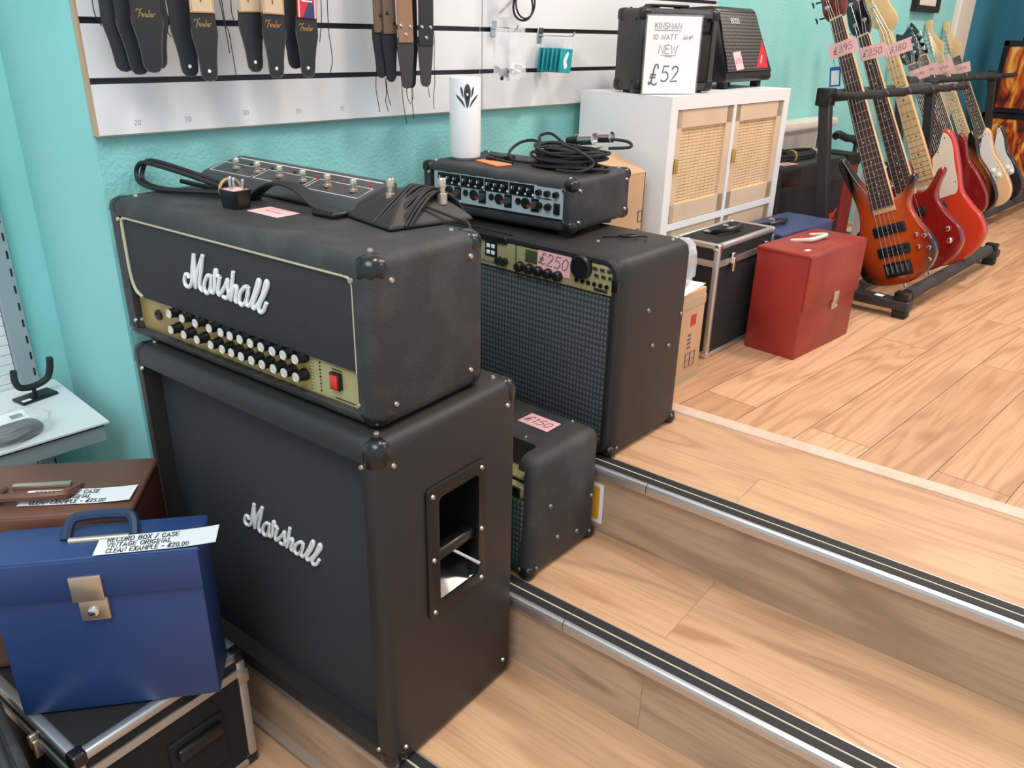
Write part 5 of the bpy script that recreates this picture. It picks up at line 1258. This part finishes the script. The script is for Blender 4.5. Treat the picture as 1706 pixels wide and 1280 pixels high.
guitar('electric_guitar', 'blue black guitar with white pickguard, last on the farther rack', gmat(4.55, y2, z2), [(x*.9, y) for x, y in ST], 'gtr_black', .038, -.045, .868, .62, 22, 'maple', 'rosewood', SH, 'maple', 6, .21, (.020, .027), [(x*.9, y) for x, y in SP], 'pick_white', tuners=st6, pegs=pg6,
       knobs=[(.070, .205, .011), (.085, .180, .011)], group='guitars on the floor racks', pegm='steel', bridgem='chrome', knobm='white_gloss')

def rack(label, x0, x1, yo, prongs):
    t = thing('guitar_rack', label, 'guitar stand', (x0, yo, T3), 0, 'guitar floor racks'); L_ = x1-x0
    for x in (0, L_):
        b = nb(); rbox(b, x-.030, x+.030, -.795, -.30, .030, .062, .003, 2); lg = part('end_leg', b, 'stand', t)
        if x == 0:
            b = nb(); rbox(b, x-.012, x+.014, -.70, -.672, .0618, .0626, .0003, 1); part('white_sticker', b, 'paper', lg)
        for y in (-.765, -.33):
            b = nb(); rbox(b, x-.022, x+.022, y-.026, y+.022, 0, .032, .005, 2); part('foot', b, 'rubber', lg)
        b = nb(); rbox(b, x-.020, x+.020, -.788, -.740, .058, .090, .004, 2); part('tube_clamp', b, 'black', lg)
        b = nb(); rbox(b, -.016, .016, -.019, .019, 0, .672, .002, 1, Matrix.Translation((x, -.470, .052)) @ Matrix.Rotation(R(-8.2), 4, 'X')); up_ = part('upright', b, 'stand', t)
        b = nb(); rbox(b, x-.024, x+.030, -.400, -.350, .672, .730, .004, 2); part('top_joint', b, 'black', up_)
    b = nb(); cyl(b, (0.0, -.762, .068), (L_, -.762, .068), .0135, None, 14); rl = part('front_rail', b, 'stand', t)
    b = nb(); cyl(b, (.05, -.762, .068), (L_-.05, -.762, .068), .0225, None, 18); part('foam_sleeve', b, 'foam', rl)
    b = nb(); cyl(b, (0, -.560, .038), (L_, -.560, .038), .0135, None, 14); rl = part('rear_rail', b, 'stand', t)
    b = nb(); cyl(b, (.05, -.560, .038), (L_-.05, -.560, .038), .0200, None, 18); part('foam_sleeve', b, 'foam', rl)
    b = nb(); cyl(b, (0, -.375, .703), (L_, -.375, .703), .014, None, 14); rl = part('top_rail', b, 'stand', t)
    b = nb(); cyl(b, (.035, -.375, .703), (L_-.03, -.375, .703), .021, None, 18); part('foam_sleeve', b, 'foam', rl)
    for x in prongs:
        b = nb(); tube(b, [Vector((x-x0, -.375, .706)), Vector((x-x0, -.46, .708)), Vector((x-x0, -.545, .716)), Vector((x-x0, -.560, .728))], .0125, 10); part('neck_prong', b, 'foam', t)
    return t
rack('long black guitar rack on the shop floor holding the three basses', 2.28, 3.33, 0.0, (2.33, 2.54, 2.775, 3.02, 3.2))
rack('farther black guitar rack along the wall holding the four guitars', 3.66, 5.15, .24, (3.94, 4.15, 4.41, 4.68, 4.9))
for X, x, y, a, s_, lab, oy in ((2.40, .004, .896, -3, '\u00a3395', 'pink price note taped across the neck of the amber sunburst bass', 0), (2.65, .006, .882, -10, '\u00a3250', 'pink price note taped across the neck of the wine red bass', 0), (2.89, .014, .893, -4, '\u00a3180', 'pink price note taped across the maple neck of the orange red bass', 0),
                                 (3.85, -.02, .775, -4, 'scribble', 'pink price note on the neck of the dark red guitar', .24), (4.03, -.030, .795, -6, 'scribble', 'pink price note on the neck of the tobacco sunburst guitar', .24), (4.27, -.032, .805, -4, 'scribble', 'pink price note on the neck of the blonde cream guitar', .24), (4.55, -.030, .795, -6, 'scribble', 'pink price note on the neck of the blue black guitar', .24)):
    paper_note('price_tag', lab, gmat(X, -.738+oy, .558) @ Matrix.Translation((x, y, .0124)) @ Matrix.Rotation(R(a), 4, 'Z'), .098 if oy == 0 else .088, .048 if oy == 0 else .052, s_, .022, slant=.2, group='pink price tags')
bt = thing('swing_tag', 'blue edged hang tag dangling from the amber sunburst bass neck', 'tag', mx=Matrix.Translation((2.425, -.335, 1.275)) @ Matrix.Rotation(R(-90), 4, 'Z') @ Matrix.Rotation(R(-8), 4, 'Y') @ FRONT)
b = nb(); rbox(b, -.020, .020, -.032, .034, 0, .0012, .0005, 1); part('tag_card', b, 'blue_tag', bt)
b = nb(); box(b, -.014, .015, -.026, .022, .0012, .0016); part('white_panel', b, 'paper', bt, sm=False)
b = nb(); tube(b, [Vector((0, .034, .0)), Vector((-.01, .06, 0)), Vector((-.02, .085, -.004))], .0011, 5); part('tag_cord', b, 'blue_tag', bt)

# ================================================================== behind and beyond the racks
am = thing('combo_amp', 'black amp with red slanted logo behind the rack upright, cable on top', 'amplifier', (2.330, -.232, T3), R(-3))
AW, AD, AH = .54, .20, .440
b = nb(); rbox(b, 0, AW, 0, AD, 0, AH, .016, 3); part('body', b, 'tolex2', am)
b = nb(); rbox(b, .02, AW-.02, -.003, .006, .02, AH-.09, .002); part('grille', b, 'matte', am)
b = nb(); LG = front(AW-.135, -.0032, .165) @ Matrix.Rotation(R(12), 4, 'Z'); prism(b, [(0, 0), (.07, .004), (.115, .045), (.085, .036), (.03, .038)], 0, .003, LG); prism(b, [(.03, -.012), (.09, -.006), (.098, .002), (.04, -.004)], 0, .003, LG); part('red_logo', b, 'sign_red', am)
b = nb(); rbox(b, .015, .15, -.003, .010, AH-.075, AH-.015, .002); part('control_panel', b, 'black', am)
aM = MX((2.330, -.232, T3), R(-3))
paper_note('price_tag', 'pink price note lying on the black amp behind the rack upright', aM @ Matrix.Translation((.10, .04, AH+.0004)) @ Matrix.Rotation(R(-6), 4, 'Z'), .095, .052, 'scribble', .018, group='pink price tags')
cc = thing('instrument_cable', 'coil of black cable with yellow tie on the black amp behind the rack', 'cable', mx=aM @ Matrix.Translation((.24, .11, AH)))
b = nb(); rnd = random.Random(21)
for k in range(8):
    ry = .052-.004*(k % 4); tube(b, [Vector(((.20-.008*(k % 4)+rnd.uniform(-.01, .01))*math.cos(a), ry*math.sin(a), .007+.010*(k//4)+.003*(k % 4)+.010*max(0, -math.cos(a)))) for a in [2*math.pi*i/26 for i in range(26)]], .0045, 6, True)
tube(b, smooth([Vector((-.05, -.03, .02)), Vector((-.12, -.04, .045)), Vector((-.2, -.03, .075)), Vector((-.24, -.02, .07))], 5), .006, 6)
part('coil', b, 'rubber', cc)
b = nb(); tube(b, [Vector((-.06, -.045+.022*math.cos(a), .020+.022*math.sin(a))) for a in [2*math.pi*i/12 for i in range(12)]], .004, 5, True); part('cable_tie', b, 'brass', cc)
ht = thing('wall_heater', 'cream wall heater with dark vent slots below the white cabinet level', 'heater', (2.62, WY, .90))
b = nb(); rbox(b, 0, .50, -.085, -.001, 0, .150, .006, 2); rbox(b, -.01, .51, -.100, -.001, .148, .180, .006, 2); part('casing', b, 'cream', ht)
b = nb(); box(b, .02, .34, -.0865, -.084, .060, .140); part('vent_grille', b, 'vent', ht, sm=False)
b = nb(); box(b, .35, .49, -.0865, -.084, .060, .140); part('control_recess', b, 'dark_grey', ht, sm=False)
rb_ = thing('red_case', 'narrow red and black upright case behind the amber sunburst bass', 'case', (3.02, -.20, T3), R(-8))
b = nb(); rbox(b, 0, .10, 0, .14, 0, .40, .004, 1); part('body', b, 'brown_cloth', rb_)
b = nb(); rbox(b, -.004, .104, -.004, .144, .38, .428, .004, 1); part('lid', b, 'matte', rb_)
bk_ = thing('keyboard_case', 'slim black case with white edge standing behind the basses', 'case', (3.16, -.315, T3), R(-8))
b = nb(); rbox(b, 0, .125, 0, .10, 0, .38, .004, 1); part('body', b, 'matte', bk_)
b = nb(); box(b, -.002, .004, -.002, .102, 0, .38); part('white_edge', b, 'paper', bk_, sm=False)
cl_ = thing('folded_bag', 'crumpled red and grey cloth bag on the floor behind the amber bass', 'bag', (2.98, -.42, T3))
b = nb(); crumple(b, 0, 0, .085, .10, .09, .085, 31, 9, .14); part('grey_cloth', b, 'dark_grey', cl_, 60)
b = nb(); crumple(b, .02, -.045, .050, .10, .07, .048, 32, 9, .14); part('red_cloth', b, 'brown_cloth', cl_, 60)
ms = thing('stand_arm', 'black stand with padded hooked arm behind the amber bass', 'stand', (3.36, -.09, T3))
b = nb(); cyl(b, (0, 0, 0), (0, 0, .45), .010, None, 10); cyl(b, (0, 0, 0), (0, 0, .012), .075, .07, 20); part('pole', b, 'stand', ms)
b = nb(); tube(b, smooth([Vector((0, 0, .445)), Vector((-.05, 0, .462)), Vector((-.12, 0, .470)), Vector((-.19, .01, .490)), Vector((-.225, .01, .485))], 5), .017, 10); part('padded_arm', b, 'rubber', ms)
pf = thing('picture_frame', 'black picture frame hanging on the teal wall above the racks', 'picture', (4.02, WY, 1.535))
b = nb()
box(b, 0, .34, -.03, -.001, 0, .03); box(b, 0, .34, -.03, -.001, .43, .46); box(b, 0, .03, -.03, -.001, .03, .43); box(b, .31, .34, -.03, -.001, .03, .43); part('frame', b, 'matte', pf, sm=False)
b = nb(); box(b, .028, .312, -.016, -.012, .028, .432); part('picture', b, 'cream', pf, sm=False)
def flame_case(label, x, y, z, w_, d_, h_):
    t = thing('flame_speaker', label, 'speaker', (x, y, z), 0, 'flame patterned speakers')
    b = nb(); box(b, .01, d_, -w_+.01, -.01, .01, h_-.01); part('body', b, 'matte', t, sm=False)
    b = nb(); box(b, .004, .011, -w_+.03, -.03, .03, h_-.03); part('flame_panel', b, 'flame', t, sm=False)
    e = .032
    for y0, y1, z0, z1 in ((-w_, 0, 0, e), (-w_, 0, h_-e, h_), (-w_, -w_+e, 0, h_), (-e, 0, 0, h_)):
        b = nb(); rbox(b, -.006, .02, y0, y1, z0, z1, .004, 1); part('edge_frame', b, 'gloss', t)
    return t
flame_case('flame patterned speaker on the floor at the right edge', 5.42, -.06, T3, .75, .35, .475)
flame_case('flame patterned speaker stacked on the floor speaker at the right edge', 5.42, -.09, T3+.476, .70, .35, .42)
flame_case('topmost flame patterned speaker at the right edge', 5.45, -.18, T3+.897, .60, .30, .34)

ys = thing('step_sticker', 'yellow sticker with white border on the stair riser behind the small combo amp', 'sticker', mx=SM @ Matrix.Translation((.734, V3+.0138, T2+.075)) @ FRONT)
b = nb(); prism(b, rrect(-.030, .030, -.052, .052, .004), 0, .0008); part('white_border', b, 'paper', ys, sm=False)
b = nb(); prism(b, rrect(-.022, .021, -.042, .043, .004), .0008, .0012); part('yellow_panel', b, 'yellow', ys, sm=False)
